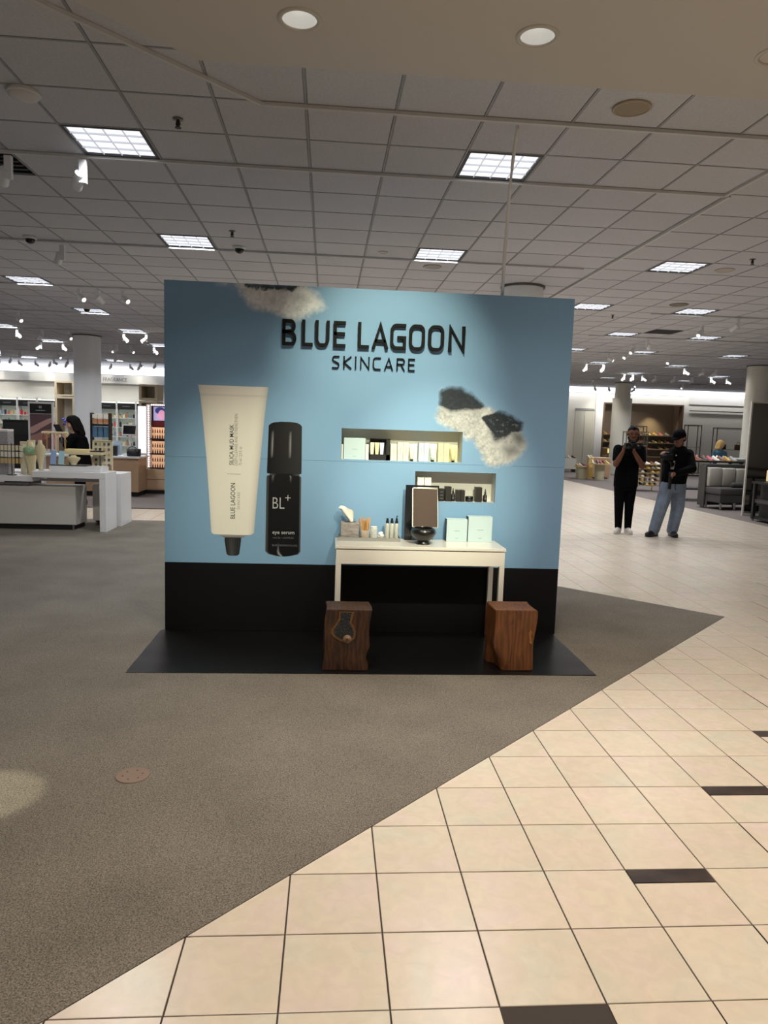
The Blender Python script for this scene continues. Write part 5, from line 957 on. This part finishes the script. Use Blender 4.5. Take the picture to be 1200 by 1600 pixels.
t = thing('riser_block', 'yellow lit display riser with shoes on top', 'riser', (9.05,23.5,0.0015)); MB().bbox(-.30,-.15,-.0,.2,0,.70,.006).build('block', mat('riser_yellow', (222,190,110), 0.6), t); MB().box(-.31,-.14,-.01,.21,.7005,.715).build('top_plate', m_crm, t)
for i in range(2): put_shoe(8.78+.092*i, 23.6, .718, .1, 5 if i else 1, .05, ('yellow' if i else 'white')+' heeled shoe on the yellow riser', 'shoes on the pedestals')
t = thing('plinth_cube', 'grey display cube on a low frame beside the booth edge', 'plinth', (9.4,27.7,0.0015)); MB().bbox(-.3,.26,-.25,.25,.13,.57,.005).build('cube', mat('cube_grey', (176,176,168), 0.6), t); MB().box(-.28,-.25,-.23,.23,0,.13).box(.21,.24,-.23,.23,0,.13).build('frame_leg', m_blk, t)
for i in range(3): put_shoe(9.20+.19*i, 27.6, .572, .2*i, 2 if i != 1 else 1, .05, ('black' if i != 1 else 'white')+' heeled shoe on the grey cube, number %s from the booth' % ['one','two','three'][i], 'shoes on the grey cube')
# gold rack between the two people
t = thing('shoe_rack', 'gold wire shoe rack standing between the two people', 'rack', (8.62,18.6,0.0015)); b = MB()
for x in (-.38,.38):
    for y in (-.25,.25): b.box(x-.012,x+.012,y-.012,y+.012,0,.78)
b.build('frame', m_gold, t)
for k in range(6): MB().box(-.38,.38,-.25,.25,.16+.12*k,.172+.12*k).build('shelf', mat('rack_shelf', (190,170,110), 0.4, 0.4), t)
for k in range(6):
    for i in range(5): put_shoe(8.62-.30+.15*i, 18.42, .0015+.1745+.12*k, 1.57*(i % 2)*0+.15, [1,2,5,0,6,1,4][(k*2+i) % 7], .0, cn[[1,2,5,0,6,1,4][(k*2+i) % 7]]+' flat shoe on the gold rack, %s tier up, %s from the left' % (ORD[k], ORD[i]), 'shoes on the gold rack')
for i in range(0): put_shoe(8.62-.30+.15*i, 18.62, .0015+.7745, .15, [1,2,0,1,2][i], .05, cn[[1,2,0,1,2][i]]+' heeled shoe in the back row on the gold rack, %s from the left' % ORD[i], 'shoes on the gold rack')
# recess shelves
t = thing('wall_shelving', 'lit taupe wall shelves full of shoes in the recess', 'shelving', (13.75,31.2,0.0015))
for z in (.65,1.0,1.30,1.64): MB().box(-1.8,1.8,-.25,.29,z-.04,z).build('shelf', mat('shelf_taupe', (160,142,120), 0.6), t)
MB().box(-1.8,1.8,.2,.29,.0,.6).build('base_cabinet', m_oakd, t); MB().box(-1.4,-.4,-.2,-.18,.75,.96).build('glow_strip', mat('strip_glow', (255,226,120), 0.5, emit=0.8, ecol=(1,0.8,0.3)), t)
for z in (1.0,1.30,1.64):
    for i in range(11): put_shoe(12.2+.3*i, 31.1, z+.0025, .4, (i*3+int(z*10)) % 8, .05, cn[(i*3+int(z*10)) % 8]+' shoe on the %s recess shelf, %s from the left' % ({1.0:'lowest',1.30:'middle',1.64:'top'}[z], ORD[i]), 'shoes on the recess shelves')
spot('recess_wash', (14.4,30.75,3.0), (14.5,31.4,1.5), 170, (1.0,0.85,0.5), 70, 0.9)
def etagere(label, x, y, w, h, z0, nsh, rz=0):
    t = thing('metal_rack', label, 'rack', (x,y,z0), rz); b = MB(); r_ = .014
    for sx in (-1,1):
        for sy in (-1,1): b.box(sx*w/2-r_,sx*w/2+r_,sy*.16-r_,sy*.16+r_,0,h)
    b.box(-w/2,w/2,-.17,-.15,h-.03,h); b.box(-w/2,w/2,.15,.17,h-.03,h); b.build('frame', mat('rack_bronze', (92,84,72), 0.5, 0.4), t)
    for k in range(nsh): MB().box(-w/2,w/2,-.17,.17,.25+k*(h-.3)/max(1,nsh-1)-.02,.25+k*(h-.3)/max(1,nsh-1)).build('shelf', mat('shelf_taupe', (160,142,120), 0.6), t)
    return t
etagere('bronze display rack left of the first photographer', 11.3, 25.6, .85, 1.75, .0015, 4); etagere('tall bronze display rack seen above the first photographer', 12.2, 27.6, .7, 2.0, .0015, 4)
etagere('slim black rack on the white wall beside the capped photographer', 15.6, 29.5, .62, 2.15, .0015, 3); etagere('wide bronze rack with bags behind the blond woman', 16.6, 28.2, 1.35, 2.05, .0015, 3)
o = MB().box(15.9,20,Yw-.10,Yw-.05,2.79,2.83).build('wall_rail', m_brass); tag(o, 'long dark rail on the white wall at the right', 'rail')
for k, (x, lab) in enumerate(((16.3,'black handbag on the wide bronze rack'),(17.0,'brown handbag on the wide bronze rack'))):
    t = thing('handbag', lab, 'handbag', (x,28.2,.0015+1.1265)); MB().bbox(-.14,.14,-.07,.07,0,.22,.03).build('bag_body', cblk if k == 0 else mat('bag_brown', (104,70,44), 0.5), t, True); MB().tube([(.08*math.cos(a),0,.2+.12*math.sin(a)) for a in [math.pi*q_/8 for q_ in range(9)]],.01,6).build('handle', m_brass, t)
# dark shoe tables behind the sofa
t = thing('shoe_table', 'black two tier shoe table behind the sofa', 'display table', (8.6,16.0,0.0015)); MB().bbox(8.0,9.9,15.7,16.3,.98,1.02,.004).build('tabletop', m_blk, t, False, True); MB().box(8.05,9.85,15.72,16.28,.62,.65).build('shelf', m_blk, t, False, True); MB().box(8.05,9.85,15.72,16.28,.28,.31).build('shelf', m_blk, t, False, True)
for x in (8.02,9.82):
    for y in (15.72,16.22): MB().box(x,x+.06,y,y+.06,.0015,.98).build('leg', m_blk, t, False, True)
for i in range(11): put_shoe(8.15+.155*i, 15.85, 1.022, .15+.1*(i % 3), [5,3,1,7,4,2,3,1,4,0,6][i], .05, cn[[5,3,1,7,4,2,3,1,4,0,6][i]]+' shoe in the front row on the black shoe table, %s from the left' % ORD[i], 'shoes on the black shoe table')
for i in range(9): put_shoe(8.2+.18*i, 16.17, 1.022, -.25, [5,5,0,1,3,4,2,1,6][i], .05, cn[[5,5,0,1,3,4,2,1,6][i]]+' shoe in the back row on the black shoe table, %s from the left' % ORD[i], 'shoes on the black shoe table')
for i in range(3): put_shoe(8.2+.2*i, 15.9, .652, .2, [7,3,2][i], .05, cn[[7,3,2][i]]+' shoe on the middle tier of the black shoe table, %s from the left' % ORD[i], 'shoes on the black shoe table')
t = thing('shoe_box', 'orange shoe carton on the lowest tier of the black table', 'box', (8.3,15.95,.3125)); MB().bbox(-.16,.16,-.1,.1,0,.12,.004).build('carton', mat('carton_orange', (206,150,70), 0.6), t); MB().bbox(-.165,.165,-.105,.105,.1205,.15,.003).build('lid', mat('carton_orange2', (190,130,54), 0.6), t)
t = thing('checkout_desk', 'pale grey checkout desk in front of the blond woman', 'desk', (11.0,17.6,0.0015)); MB().bbox(10.35,11.0,17.2,17.8,.02,1.02,.006).build('body', mat('desk_grey', (168,164,158), 0.6), t, False, True); MB().bbox(10.32,11.03,17.17,17.83,1.0205,1.06,.004).build('desk_top', m_lacq, t, False, True); MB().box(10.55,10.75,17.194,17.2,.85,.9).build('slot', m_blk, t, False, True)

# ------------------------------------------------------------------ people
def bone(b, p0, r0, p1, r1, n=10):
    p0, p1 = Vector(p0), Vector(p1); d = p1-p0; L = d.length; t = d.normalized() if L > 1e-6 else Vector((0,0,1)); a = Vector((0,0,1)) if abs(t.z) < 0.9 else Vector((1,0,0)); u = t.cross(a).normalized(); w = t.cross(u)
    st = [(-r0, .05*r0), (-r0*.75, r0*.66), (-r0*.4, r0*.92), (0, r0), (L*.5, (r0+r1)/2), (L, r1), (L+r1*.4, r1*.92), (L+r1*.75, r1*.66), (L+r1, .05*r1)]
    v = [p0+t*s_+(u*math.cos(2*math.pi*k/n)+w*math.sin(2*math.pi*k/n))*r for s_, r in st for k in range(n)]
    b.add(v, [(i*n+k, i*n+(k+1) % n, (i+1)*n+(k+1) % n, (i+1)*n+k) for i in range(len(st)-1) for k in range(n)]+[tuple(reversed(range(n))), tuple((len(st)-1)*n+k for k in range(n))])
def chain(b, pts):
    for (p, r), (q, s_) in zip(pts[:-1], pts[1:]): bone(b, p, r, q, s_)
def loft(b, rings, n=18):     # rings: (centre, rx, ry)
    v = [(c[0]+rx*math.cos(2*math.pi*k/n), c[1]+ry*math.sin(2*math.pi*k/n), c[2]) for c, rx, ry in rings for k in range(n)]
    b.add(v, [(i*n+k, i*n+(k+1) % n, (i+1)*n+(k+1) % n, (i+1)*n+k) for i in range(len(rings)-1) for k in range(n)]+[tuple(reversed(range(n))), tuple((len(rings)-1)*n+k for k in range(n))])
def fuse(b, name, m_, par, vox=0.008, it=4):
    me = b.mesh('tmp'); bm = bmesh.new(); bm.from_mesh(me); bmesh.ops.recalc_face_normals(bm, faces=bm.faces); bm.to_mesh(me); bm.free()
    o = bpy.data.objects.new('tmp', me); C.objects.link(o); r_ = o.modifiers.new('r', 'REMESH'); r_.mode = 'VOXEL'; r_.voxel_size = vox; s_ = o.modifiers.new('s', 'SMOOTH'); s_.factor = 0.5; s_.iterations = it
    bpy.context.view_layer.update(); me2 = bpy.data.meshes.new_from_object(o.evaluated_get(bpy.context.evaluated_depsgraph_get())); bpy.data.objects.remove(o); me2.name = name; me2.polygons.foreach_set('use_smooth', [True]*len(me2.polygons))
    return obj(name, me2, m_, par)
def hand(b, wrist, palm_dir, side_dir, curl_dir, s=1.0, curl=0.8):   # palm, four fingers curled along curl_dir, thumb from the side of the palm
    W_, d, sd, c = Vector(wrist), Vector(palm_dir).normalized(), Vector(side_dir).normalized(), Vector(curl_dir).normalized(); k0 = W_+d*.085*s
    for o_ in (-.026,-.009,.009,.026): bone(b, W_+sd*o_*.55, .018*s, k0+sd*o_, .0125*s)
    for i, (o_, L) in enumerate(((-.030,.068),(-.010,.078),(.010,.074),(.029,.058))):
        p = k0+sd*o_*s; dd = d
        for j, (f_, r) in enumerate(((.42,.0095),(.32,.0088),(.26,.008))):
            dd = (dd*math.cos(curl*.8)+c*math.sin(curl*.8)).normalized(); c2 = (c-dd*c.dot(dd)); c2 = c2.normalized() if c2.length > 1e-4 else c; q = p+dd*L*f_*s; bone(b, p, r*s, q, (r-.0007)*s); p = q; c = c2
        c = Vector(curl_dir).normalized()
    t0 = W_+d*.03*s-sd*.028*s; t1 = t0+(d*.5-sd*.7+c*.3).normalized()*.04*s; t2 = t1+(d*.7+c*.6).normalized()*.03*s; chain(b, [(t0,.0135*s),(t1,.0105*s),(t2,.009*s)])
def head(b, c, s, fx):     # c = centre of the skull, fx = facing direction (unit, horizontal or tilted)
    f_ = Vector(fx).normalized(); sd = f_.cross(Vector((0,0,1))).normalized(); up = sd.cross(f_)
    P = lambda a, u_, z: Vector(c)+f_*a*s+sd*u_*s+up*z*s
    bone(b, P(-.02,0,.03), .092*s, P(.012,0,.03), .085*s, 16); bone(b, P(.025,0,-.03), .068*s, P(.045,0,-.085), .045*s, 14); bone(b, P(.03,-.02,-.06), .048*s, P(.03,.02,-.06), .048*s)
    bone(b, P(.088,0,.012), .010*s, P(.108,0,-.022), .016*s); bone(b, P(.098,-.012,-.026), .009*s, P(.098,.012,-.026), .009*s)           # nose
    bone(b, P(.086,-.018,-.052), .009*s, P(.086,.018,-.052), .009*s); bone(b, P(.083,-.014,-.064), .009*s, P(.083,.014,-.064), .009*s)   # lips
    bone(b, P(.080,-.045,.028), .012*s, P(.086,-.015,.03), .012*s); bone(b, P(.080,.045,.028), .012*s, P(.086,.015,.03), .012*s)       # brow
    for u_ in (-.088, .088): bone(b, P(-.005,u_,.012), .014*s, P(-.012,u_*1.05,-.02), .011*s)                                            # ears
    return P
m_eye = mat('eye_dark', (24,18,16), 0.2)
def face_bits(P, s, par, browm):
    for u_ in (-.032, .032):
        MB().ball(P(.083,u_,.010), .0085*s, 10, 8).build('eye', m_eye, par, True); MB().tube([P(.088,u_-.018,.032), P(.094,u_,.038), P(.088,u_+.018,.032)], .0036*s, 6).build('eyebrow', browm, par)
m_sk1 = mat('skin_brown', (104,66,50), 0.6, spec=0.2); m_sk2 = mat('skin_tan', (132,92,76), 0.6, spec=0.2); m_hairb = mat('hair_black', (10,8,7), 0.8, spec=0.15); m_blackc = mat('cloth_black', (7,7,8), 0.95, spec=0.08); m_pant = mat('trouser_black', (7,7,9), 0.95, spec=0.08)
m_denim = mat('denim', (112,124,140), 0.9, noise=0.18, nscale=9, bump=0.2, bscale=30); m_shoew = mat('sneaker_white', (206,200,192), 0.6); m_sole = mat('sneaker_sole', (224,220,212), 0.6); m_shoeb = mat('boot_black', (14,14,15), 0.45)
def shoe_foot(par, ankle, toe, m_, msole, L=.27):
    a = Vector(ankle); d = Vector((toe[0]-a.x, toe[1]-a.y, 0)).normalized(); g0 = Vector((a.x, a.y, 0)); b = MB()
    chain(b, [((a-d*.015)+Vector((0,0,.02)), .056), (g0-d*.04+Vector((0,0,.055)), .05), (g0+d*.07+Vector((0,0,.05)), .048), (g0+d*.17+Vector((0,0,.04)), .039)]); o = fuse(b, 'shoe', m_, par, .009, 3)
    sd = Vector((-d.y, d.x, 0)); pts = [g0+d*t_*L+sd*w_ for t_, w_ in ((-.28,-.025),(-.22,-.04),(.1,-.04),(.4,-.05),(.58,-.042),(.68,-.018),(.68,.018),(.58,.042),(.4,.05),(.1,.04),(-.22,.04),(-.28,.025))]
    MB().prism([(p.x, p.y) for p in pts], .001, .024, 'z').build('sole', msole, o)
# first photographer: all black, camera held up to the face
p1 = thing('person', 'person all in black holding a camcorder up to the face', 'person', (4.27, 9.53, 0.0015))
b = MB(); FC = (-.30,-.95,-.05); hc = (.065,-.01,1.60)
P = head(b, hc, 1.0, FC); chain(b, [((.04,.02,1.40),.062),((.06,.0,1.53),.056)])
loft(b, [((.0,0,.84),.165,.115),((.0,0,.95),.175,.12),((.01,0,1.10),.165,.115),((.02,.0,1.26),.185,.12),((.03,.0,1.36),.19,.105),((.035,.0,1.43),.10,.08)])
shR = (-.165,.0,1.36); elR = (-.235,-.12,1.12); wrR = (-.205,-.30,1.33); shL = (.215,.0,1.36); elL = (.195,-.14,1.10); wrL = (-.015,-.27,1.33)
for sh, el, wr in ((shR, elR, wrR), (shL, elL, wrL)): chain(b, [(sh,.062),(el,.046),((Vector(el)*.6+Vector(wr)*.4),.043),(wr,.029)])
hand(b, wrR, (.15,-.12,.85), (.15,-.95,0), (.9,0,.1), 1.0, .9); hand(b, wrL, (-.12,-.05,.9), (.1,.95,.1), (-.9,-.1,.1), 1.0, .9)
for hx, kx, ax in ((-.085,-.095,-.075),(.085,.075,.085)): chain(b, [((hx,0,.84),.098),((kx,-.02,.47),.062),((kx*.6+ax*.4,.01,.36),.06),((ax,.0,.09),.042)]); bone(b,(ax,-.01,.045),.022,(ax-.02,-.07,.035),.018)
fuse(b, 'body', m_sk1, p1, .0075); face_bits(P, 1, p1, m_hairb)
b = MB(); loft(b, [((.0,0,.76),.195,.14),((.0,0,.86),.197,.142),((.0,0,.98),.192,.138),((.01,0,1.12),.182,.134),((.02,0,1.27),.20,.135),((.03,0,1.37),.20,.118),((.037,.003,1.425),.115,.09),((.04,.005,1.45),.082,.078)])
for sh, el in ((shR, elR), (shL, elL)): chain(b, [(sh,.078),((Vector(sh)*.35+Vector(el)*.65),.068)])
fuse(b, 'shirt', m_blackc, p1)
b = MB(); loft(b, [((0,0,.70),.16,.125),((0,0,.80),.182,.13),((0,0,.88),.178,.125)])
for hx, kx, ax in ((-.085,-.095,-.075),(.085,.075,.085)): chain(b, [((hx,0,.82),.108),((kx,-.02,.47),.076),((ax,.0,.10),.056)])
fuse(b, 'trousers', m_pant, p1); shoe_foot(p1, (-.075,.0,.085), (-.18,-.16,0), m_shoew, m_sole); shoe_foot(p1, (.085,.0,.085), (.06,-.2,0), m_shoew, m_sole)
b = MB(); bone(b, P(-.028,0,.045), .094, P(.0,0,.052), .084, 16); bone(b, P(.045,0,.092), .042, P(-.04,0,.09), .055); fuse(b, 'hair', m_hairb, p1, .007, 3)
b = MB(); chain(b, [(P(.012,-.074,-.045),.018),(P(.05,-.045,-.098),.026),(P(.066,0,-.112),.028),(P(.05,.045,-.098),.026),(P(.012,.074,-.045),.018)]); bone(b, P(.088,-.022,-.042), .008, P(.088,.022,-.042), .008); fuse(b, 'beard', m_hairb, p1, .006, 2)
t = thing('camcorder', 'dark handheld camera held at the chin by the person in black', 'camera', (4.27-.115, 9.53-.37, 1.415)); b_ = MB(); m_cam = mat('camera_black', (8,8,9), 0.55, spec=0.25)
b_.bbox(-.085,.075,-.05,.05,-.035,.055,.012).build('camera_body', m_cam, t, True); MB().lathe([(0,0),(.034,0),(.036,.02),(.04,.10),(.046,.11),(.04,.11),(.036,.09),(0,.085)],(-.03,-.045,.01),18,axis=(-.55,-.8,0),cap=False).build('lens', m_cam, t, True); MB().bbox(-.01,.07,-.03,.03,.0555,.085,.008).build('viewfinder', m_cam, t, True); MB().box(-.10,-.0855,-.04,.04,-.02,.05).build('flip_screen', mat('screen_green', (48,56,40), 0.3), t)
# second photographer: cap, black overshirt, light jeans, gimbal rig
p2 = thing('person', 'person in a black cap, black shirt and light blue jeans with a camera rig', 'person', (4.92, 9.26, 0.0015))
b = MB(); FC = (-.72,-.55,-.38); hc = (.02,-.06,1.56)
P = head(b, hc, 1.0, FC); chain(b, [((.07,.0,1.40),.064),((.045,-.03,1.49),.058)])
loft(b, [((.02,0,.84),.165,.12),((.03,0,.96),.172,.125),((.05,0,1.12),.178,.125),((.065,0,1.27),.195,.125),((.075,.0,1.35),.18,.11),((.07,.0,1.42),.10,.08)])
shR = (-.075,-.05,1.33); elR = (-.215,-.22,1.22); wrR = (-.285,-.36,1.335); shL = (.235,.02,1.32); elL = (.20,-.20,1.10); wrL = (-.165,-.375,1.02)
for sh, el, wr in ((shR, elR, wrR), (shL, elL, wrL)): chain(b, [(sh,.062),(el,.047),((Vector(el)*.6+Vector(wr)*.4),.043),(wr,.030)])
hand(b, wrR, (-.55,-.25,.1), (.35,-.9,0), (-.2,0,-.9), 1.0, .6); hand(b, wrL, (-.8,-.35,-.1), (0,-.2,.95), (.3,-.85,0), 1.0, 1.1)
legs2 = [((-.065,0,.84),(-.20,-.10,.50),(-.245,.0,.10)), ((.10,0,.84),(.105,-.02,.46),(.065,.02,.09))]
for h_, k_, a_ in legs2: chain(b, [(h_,.098),(k_,.064),(tuple((Vector(k_)*.6+Vector(a_)*.4)),.06),(a_,.043)]); bone(b,(a_[0],a_[1]-.01,.045),.022,(a_[0]-.04,a_[1]-.05,.035),.018)
fuse(b, 'body', m_sk2, p2, .0075); face_bits(P, 1, p2, m_hairb)
b = MB(); loft(b, [((.015,0,.85),.195,.15),((.02,0,.93),.198,.15),((.045,0,1.08),.203,.148),((.06,0,1.25),.212,.142),((.072,0,1.34),.205,.125),((.07,.003,1.41),.12,.095),((.068,.0,1.445),.085,.08)])
for sh, el, wr in ((shR, elR, wrR), (shL, elL, wrL)): chain(b, [(sh,.083),(el,.068),((Vector(el)*.08+Vector(wr)*.92),.05)])
fuse(b, 'overshirt', m_blackc, p2)
for k, (x, z) in enumerate(((-.055,1.30),(-.075,1.20),(-.085,1.09),(-.09,.98))): MB().lathe([(0,.006),(.013,.006),(.014,0)],(x,-.148,z),12,axis=(-.2,-1,0),cap=False).build('button', mat('button_grey', (150,148,144), 0.4), p2)
b = MB(); loft(b, [((.015,0,.72),.15,.125),((.02,0,.80),.178,.132),((.02,0,.90),.172,.125)])
for h_, k_, a_ in legs2: chain(b, [(h_,.12),(k_,.102),(tuple((Vector(k_)*.45+Vector(a_)*.55)),.092),((a_[0],a_[1],.10),.088)])
fuse(b, 'jeans', m_denim, p2); MB().tube([(-.02,-.132,.86),(-.03,-.15,.80),(-.015,-.14,.76)],.006,6).build('drawstring', m_blackc, p2)
shoe_foot(p2, (-.245,.0,.085), (-.45,-.12,0), m_shoeb, m_shoeb, .29); shoe_foot(p2, (.065,.02,.085), (.04,-.2,0), m_shoeb, m_shoeb, .29)
b = MB(); bone(b, P(-.03,0,.04), .097, P(.0,0,.05), .092, 18); bone(b, P(.02,0,.06), .078, P(-.05,0,.06), .085); fuse(b, 'cap_crown', m_blackc, p2, .007, 3)
v = []; n = 12
for e_ in (0, .007):
    for q_ in (0, 1):
        for k in range(n+1):
            a = math.pi*(k/n-.5); rr_ = .088 if q_ == 0 else .088+.095*math.cos(a)**.5 if abs(a) < 1.56 else .088
            v.append(P(math.cos(a)*rr_*.95+.0, math.sin(a)*.088, .058-e_-.016*q_))
m1 = n+1; f = []
for k in range(n): f += [(k,k+1,m1+k+1,m1+k),(2*m1+k,3*m1+k,3*m1+k+1,2*m1+k+1),(m1+k,m1+k+1,3*m1+k+1,3*m1+k),(k,2*m1+k,2*m1+k+1,k+1)]
MB().add(v, f).build('cap_brim', m_blackc, p2, True); b = MB(); bone(b, P(-.07,-.03,-.03), .05, P(-.07,.03,-.03), .05); fuse(b, 'hair', m_hairb, p2, .008, 3)
t = thing('camera_gimbal', 'black camera on a handheld gimbal held by the person in the cap', 'camera', (4.92-.30, 9.26-.42, 1.05))
MB().lathe([(0,-.26),(.022,-.26),(.024,-.24),(.021,-.05),(.026,-.04),(.026,.0),(0,.0)],(0.05,0,0),16,cap=False).build('handle', m_cam, t, True); MB().tube([(.05,0,.0),(.07,.03,.06),(.07,.04,.14),(.02,.04,.19)],.016,10).build('gimbal_arm', m_cam, t, True); MB().tube([(.05,0,.05),(.09,-.01,.08),(.10,-.01,.14)],.012,8).build('motor_arm', mat('gimbal_grey', (120,118,116), 0.4, 0.3), t, True)
MB().bbox(-.08,.06,-.04,.04,.19,.275,.01).build('camera_body', m_cam, t, True); MB().lathe([(0,0),(.034,0),(.036,.06),(.04,.075),(0,.07)],(-.06,-.03,.23),18,axis=(-.9,-.4,0),cap=False).build('lens', m_cam, t, True); MB().bbox(-.05,.03,-.025,.025,.2755,.30,.006).build('top_handle', m_cam, t, True)
# shop assistant in black on the left, only the upper half shows above the tables
p3 = thing('person', 'person with long dark hair in black clothes behind the jewellery tables', 'person', (-5.03, 11.6, 0.0015)); m_sk3 = mat('skin_light', (190,146,124), 0.55)
b = MB(); P = head(b, (-.10,-.02,1.49), .92, (-.95,-.15,-.18)); chain(b, [((-.03,.0,1.28),.055),((-.08,-.01,1.42),.048)])
loft(b, [((.03,0,.80),.15,.14),((.03,0,.95),.14,.13),((.01,0,1.10),.15,.13),((-.02,0,1.22),.16,.115),((-.03,0,1.30),.09,.08)])
chain(b, [((-.02,-.15,1.22),.05),((-.12,-.20,1.03),.04),((-.27,-.14,1.24),.028)]); chain(b, [((-.02,.15,1.22),.05),((-.10,.2,1.02),.04),((-.26,.13,1.24),.028)]); hand(b, (-.27,-.14,1.24), (-.7,.1,.6), (0,-.2,.9), (0,.9,0), .9, .7); hand(b, (-.26,.13,1.24), (-.7,-.1,.6), (0,.2,.9), (0,-.9,0), .9, .7)
for y_ in (-.08,.08): chain(b, [((.03,y_,.8),.09),((.02,y_,.45),.06),((.03,y_,.08),.04)]); bone(b,(.02,y_,.045),.033,(-.11,y_,.035),.03)
fuse(b, 'body', m_sk3, p3, .009); face_bits(P, .92, p3, m_hairb)
b = MB(); loft(b, [((.04,0,.60),.19,.20),((.04,0,.80),.18,.185),((.03,0,.95),.165,.165),((.01,0,1.10),.17,.155),((-.02,0,1.22),.175,.135),((-.03,0,1.30),.10,.09)]); chain(b, [((-.02,-.15,1.22),.065),((-.12,-.20,1.03),.056),((-.24,-.15,1.20),.042)]); chain(b, [((-.02,.15,1.22),.065),((-.10,.2,1.02),.056),((-.23,.14,1.20),.042)]); fuse(b, 'jacket', m_blackc, p3, .01)
b = MB(); 
for y_ in (-.08,.08): chain(b, [((.03,y_,.78),.10),((.02,y_,.45),.072),((.03,y_,.10),.055)])
fuse(b, 'trousers', m_pant, p3, .012)
for y_ in (-.08,.08): shoe_foot(p3, (.03,y_,.085), (-.2,y_,0), m_shoeb, m_shoeb)
b = MB(); bone(b, P(-.03,0,.04), .098, P(.005,0,.048), .088, 16); chain(b, [(P(-.06,0,.02),.095),(P(-.10,0,-.10),.085),(P(-.13,0,-.24),.07)]); chain(b, [(P(-.02,.07,.02),.045),(P(-.06,.08,-.16),.045)]); chain(b, [(P(-.02,-.07,.02),.045),(P(-.06,-.08,-.16),.045)]); fuse(b, 'hair', m_hairb, p3, .009, 3)
t = thing('tablet', 'dark tablet held by the person with long dark hair', 'tablet', (-5.37, 11.6, 1.32)); q = Matrix.Rotation(R(-25),3,'Y'); MB().cbox((0,0,.04),(.014,.26,.19),q).build('case', m_cam, t); MB().cbox(Vector((0,0,.04))+q @ Vector((.0085,0,0)),(.003,.24,.17),q).build('screen', mat('screen_off', (10,10,12), 0.15), t)
# distant customer in the shoe department
p4 = thing('person', 'person with blond hair and a blue jacket far right by the shoes', 'person', (11.18, 19.2, 0.0015)); m_bl = mat('hair_blond', (196,160,100), 0.7); m_jk = mat('jacket_blue', (44,84,104), 0.8)
b = MB(); P = head(b, (.02,-.02,1.41), .9, (.75,-.55,-.15)); chain(b, [((0,0,1.2),.052),((.01,0,1.33),.046)]); loft(b, [((0,0,.76),.15,.12),((0,0,.92),.145,.115),((0,0,1.06),.155,.12),((0,0,1.16),.16,.11),((0,0,1.24),.08,.07)])
chain(b, [((-.17,0,1.16),.05),((-.2,-.04,.92),.04),((-.12,-.2,.86),.028)]); chain(b, [((.17,0,1.16),.05),((.2,-.04,.92),.04),((.12,-.2,.86),.028)]); hand(b, (-.12,-.2,.86), (.5,-.8,0), (.8,.5,0), (0,0,-1), .85, .6); hand(b, (.12,-.2,.86), (-.5,-.8,0), (.8,-.5,0), (0,0,-1), .85, .6)
for x_ in (-.08,.08): chain(b, [((x_,0,.76),.088),((x_,-.01,.43),.058),((x_,0,.08),.04)]); bone(b,(x_,-.01,.045),.033,(x_,-.12,.035),.03)
fuse(b, 'body', m_sk3, p4, .01); face_bits(P, .9, p4, m_bl)
b = MB(); loft(b, [((0,0,.70),.18,.15),((0,0,.9),.165,.138),((0,0,1.06),.175,.14),((0,0,1.16),.178,.128),((0,0,1.25),.09,.08)]); chain(b, [((-.17,0,1.16),.062),((-.2,-.04,.92),.054),((-.13,-.17,.87),.042)]); chain(b, [((.17,0,1.16),.062),((.2,-.04,.92),.054),((.13,-.17,.87),.042)]); fuse(b, 'jacket', m_jk, p4, .011)
b = MB()
for x_ in (-.08,.08): chain(b, [((x_,0,.74),.10),((x_,-.01,.43),.07),((x_,0,.10),.052)])
fuse(b, 'trousers', m_pant, p4, .013)
for x_ in (-.08,.08): shoe_foot(p4, (x_,0,.085), (x_,-.2,0), m_shoeb, m_shoeb)
b = MB(); bone(b, P(-.03,0,.04), .10, P(0,0,.048), .09, 16); chain(b, [(P(-.05,0,.02),.10),(P(-.07,0,-.14),.09)]); chain(b, [(P(-.01,.07,.03),.045),(P(-.02,.085,-.13),.042)]); chain(b, [(P(-.01,-.07,.03),.045),(P(-.02,-.085,-.13),.042)]); fuse(b, 'hair', m_bl, p4, .01, 3)
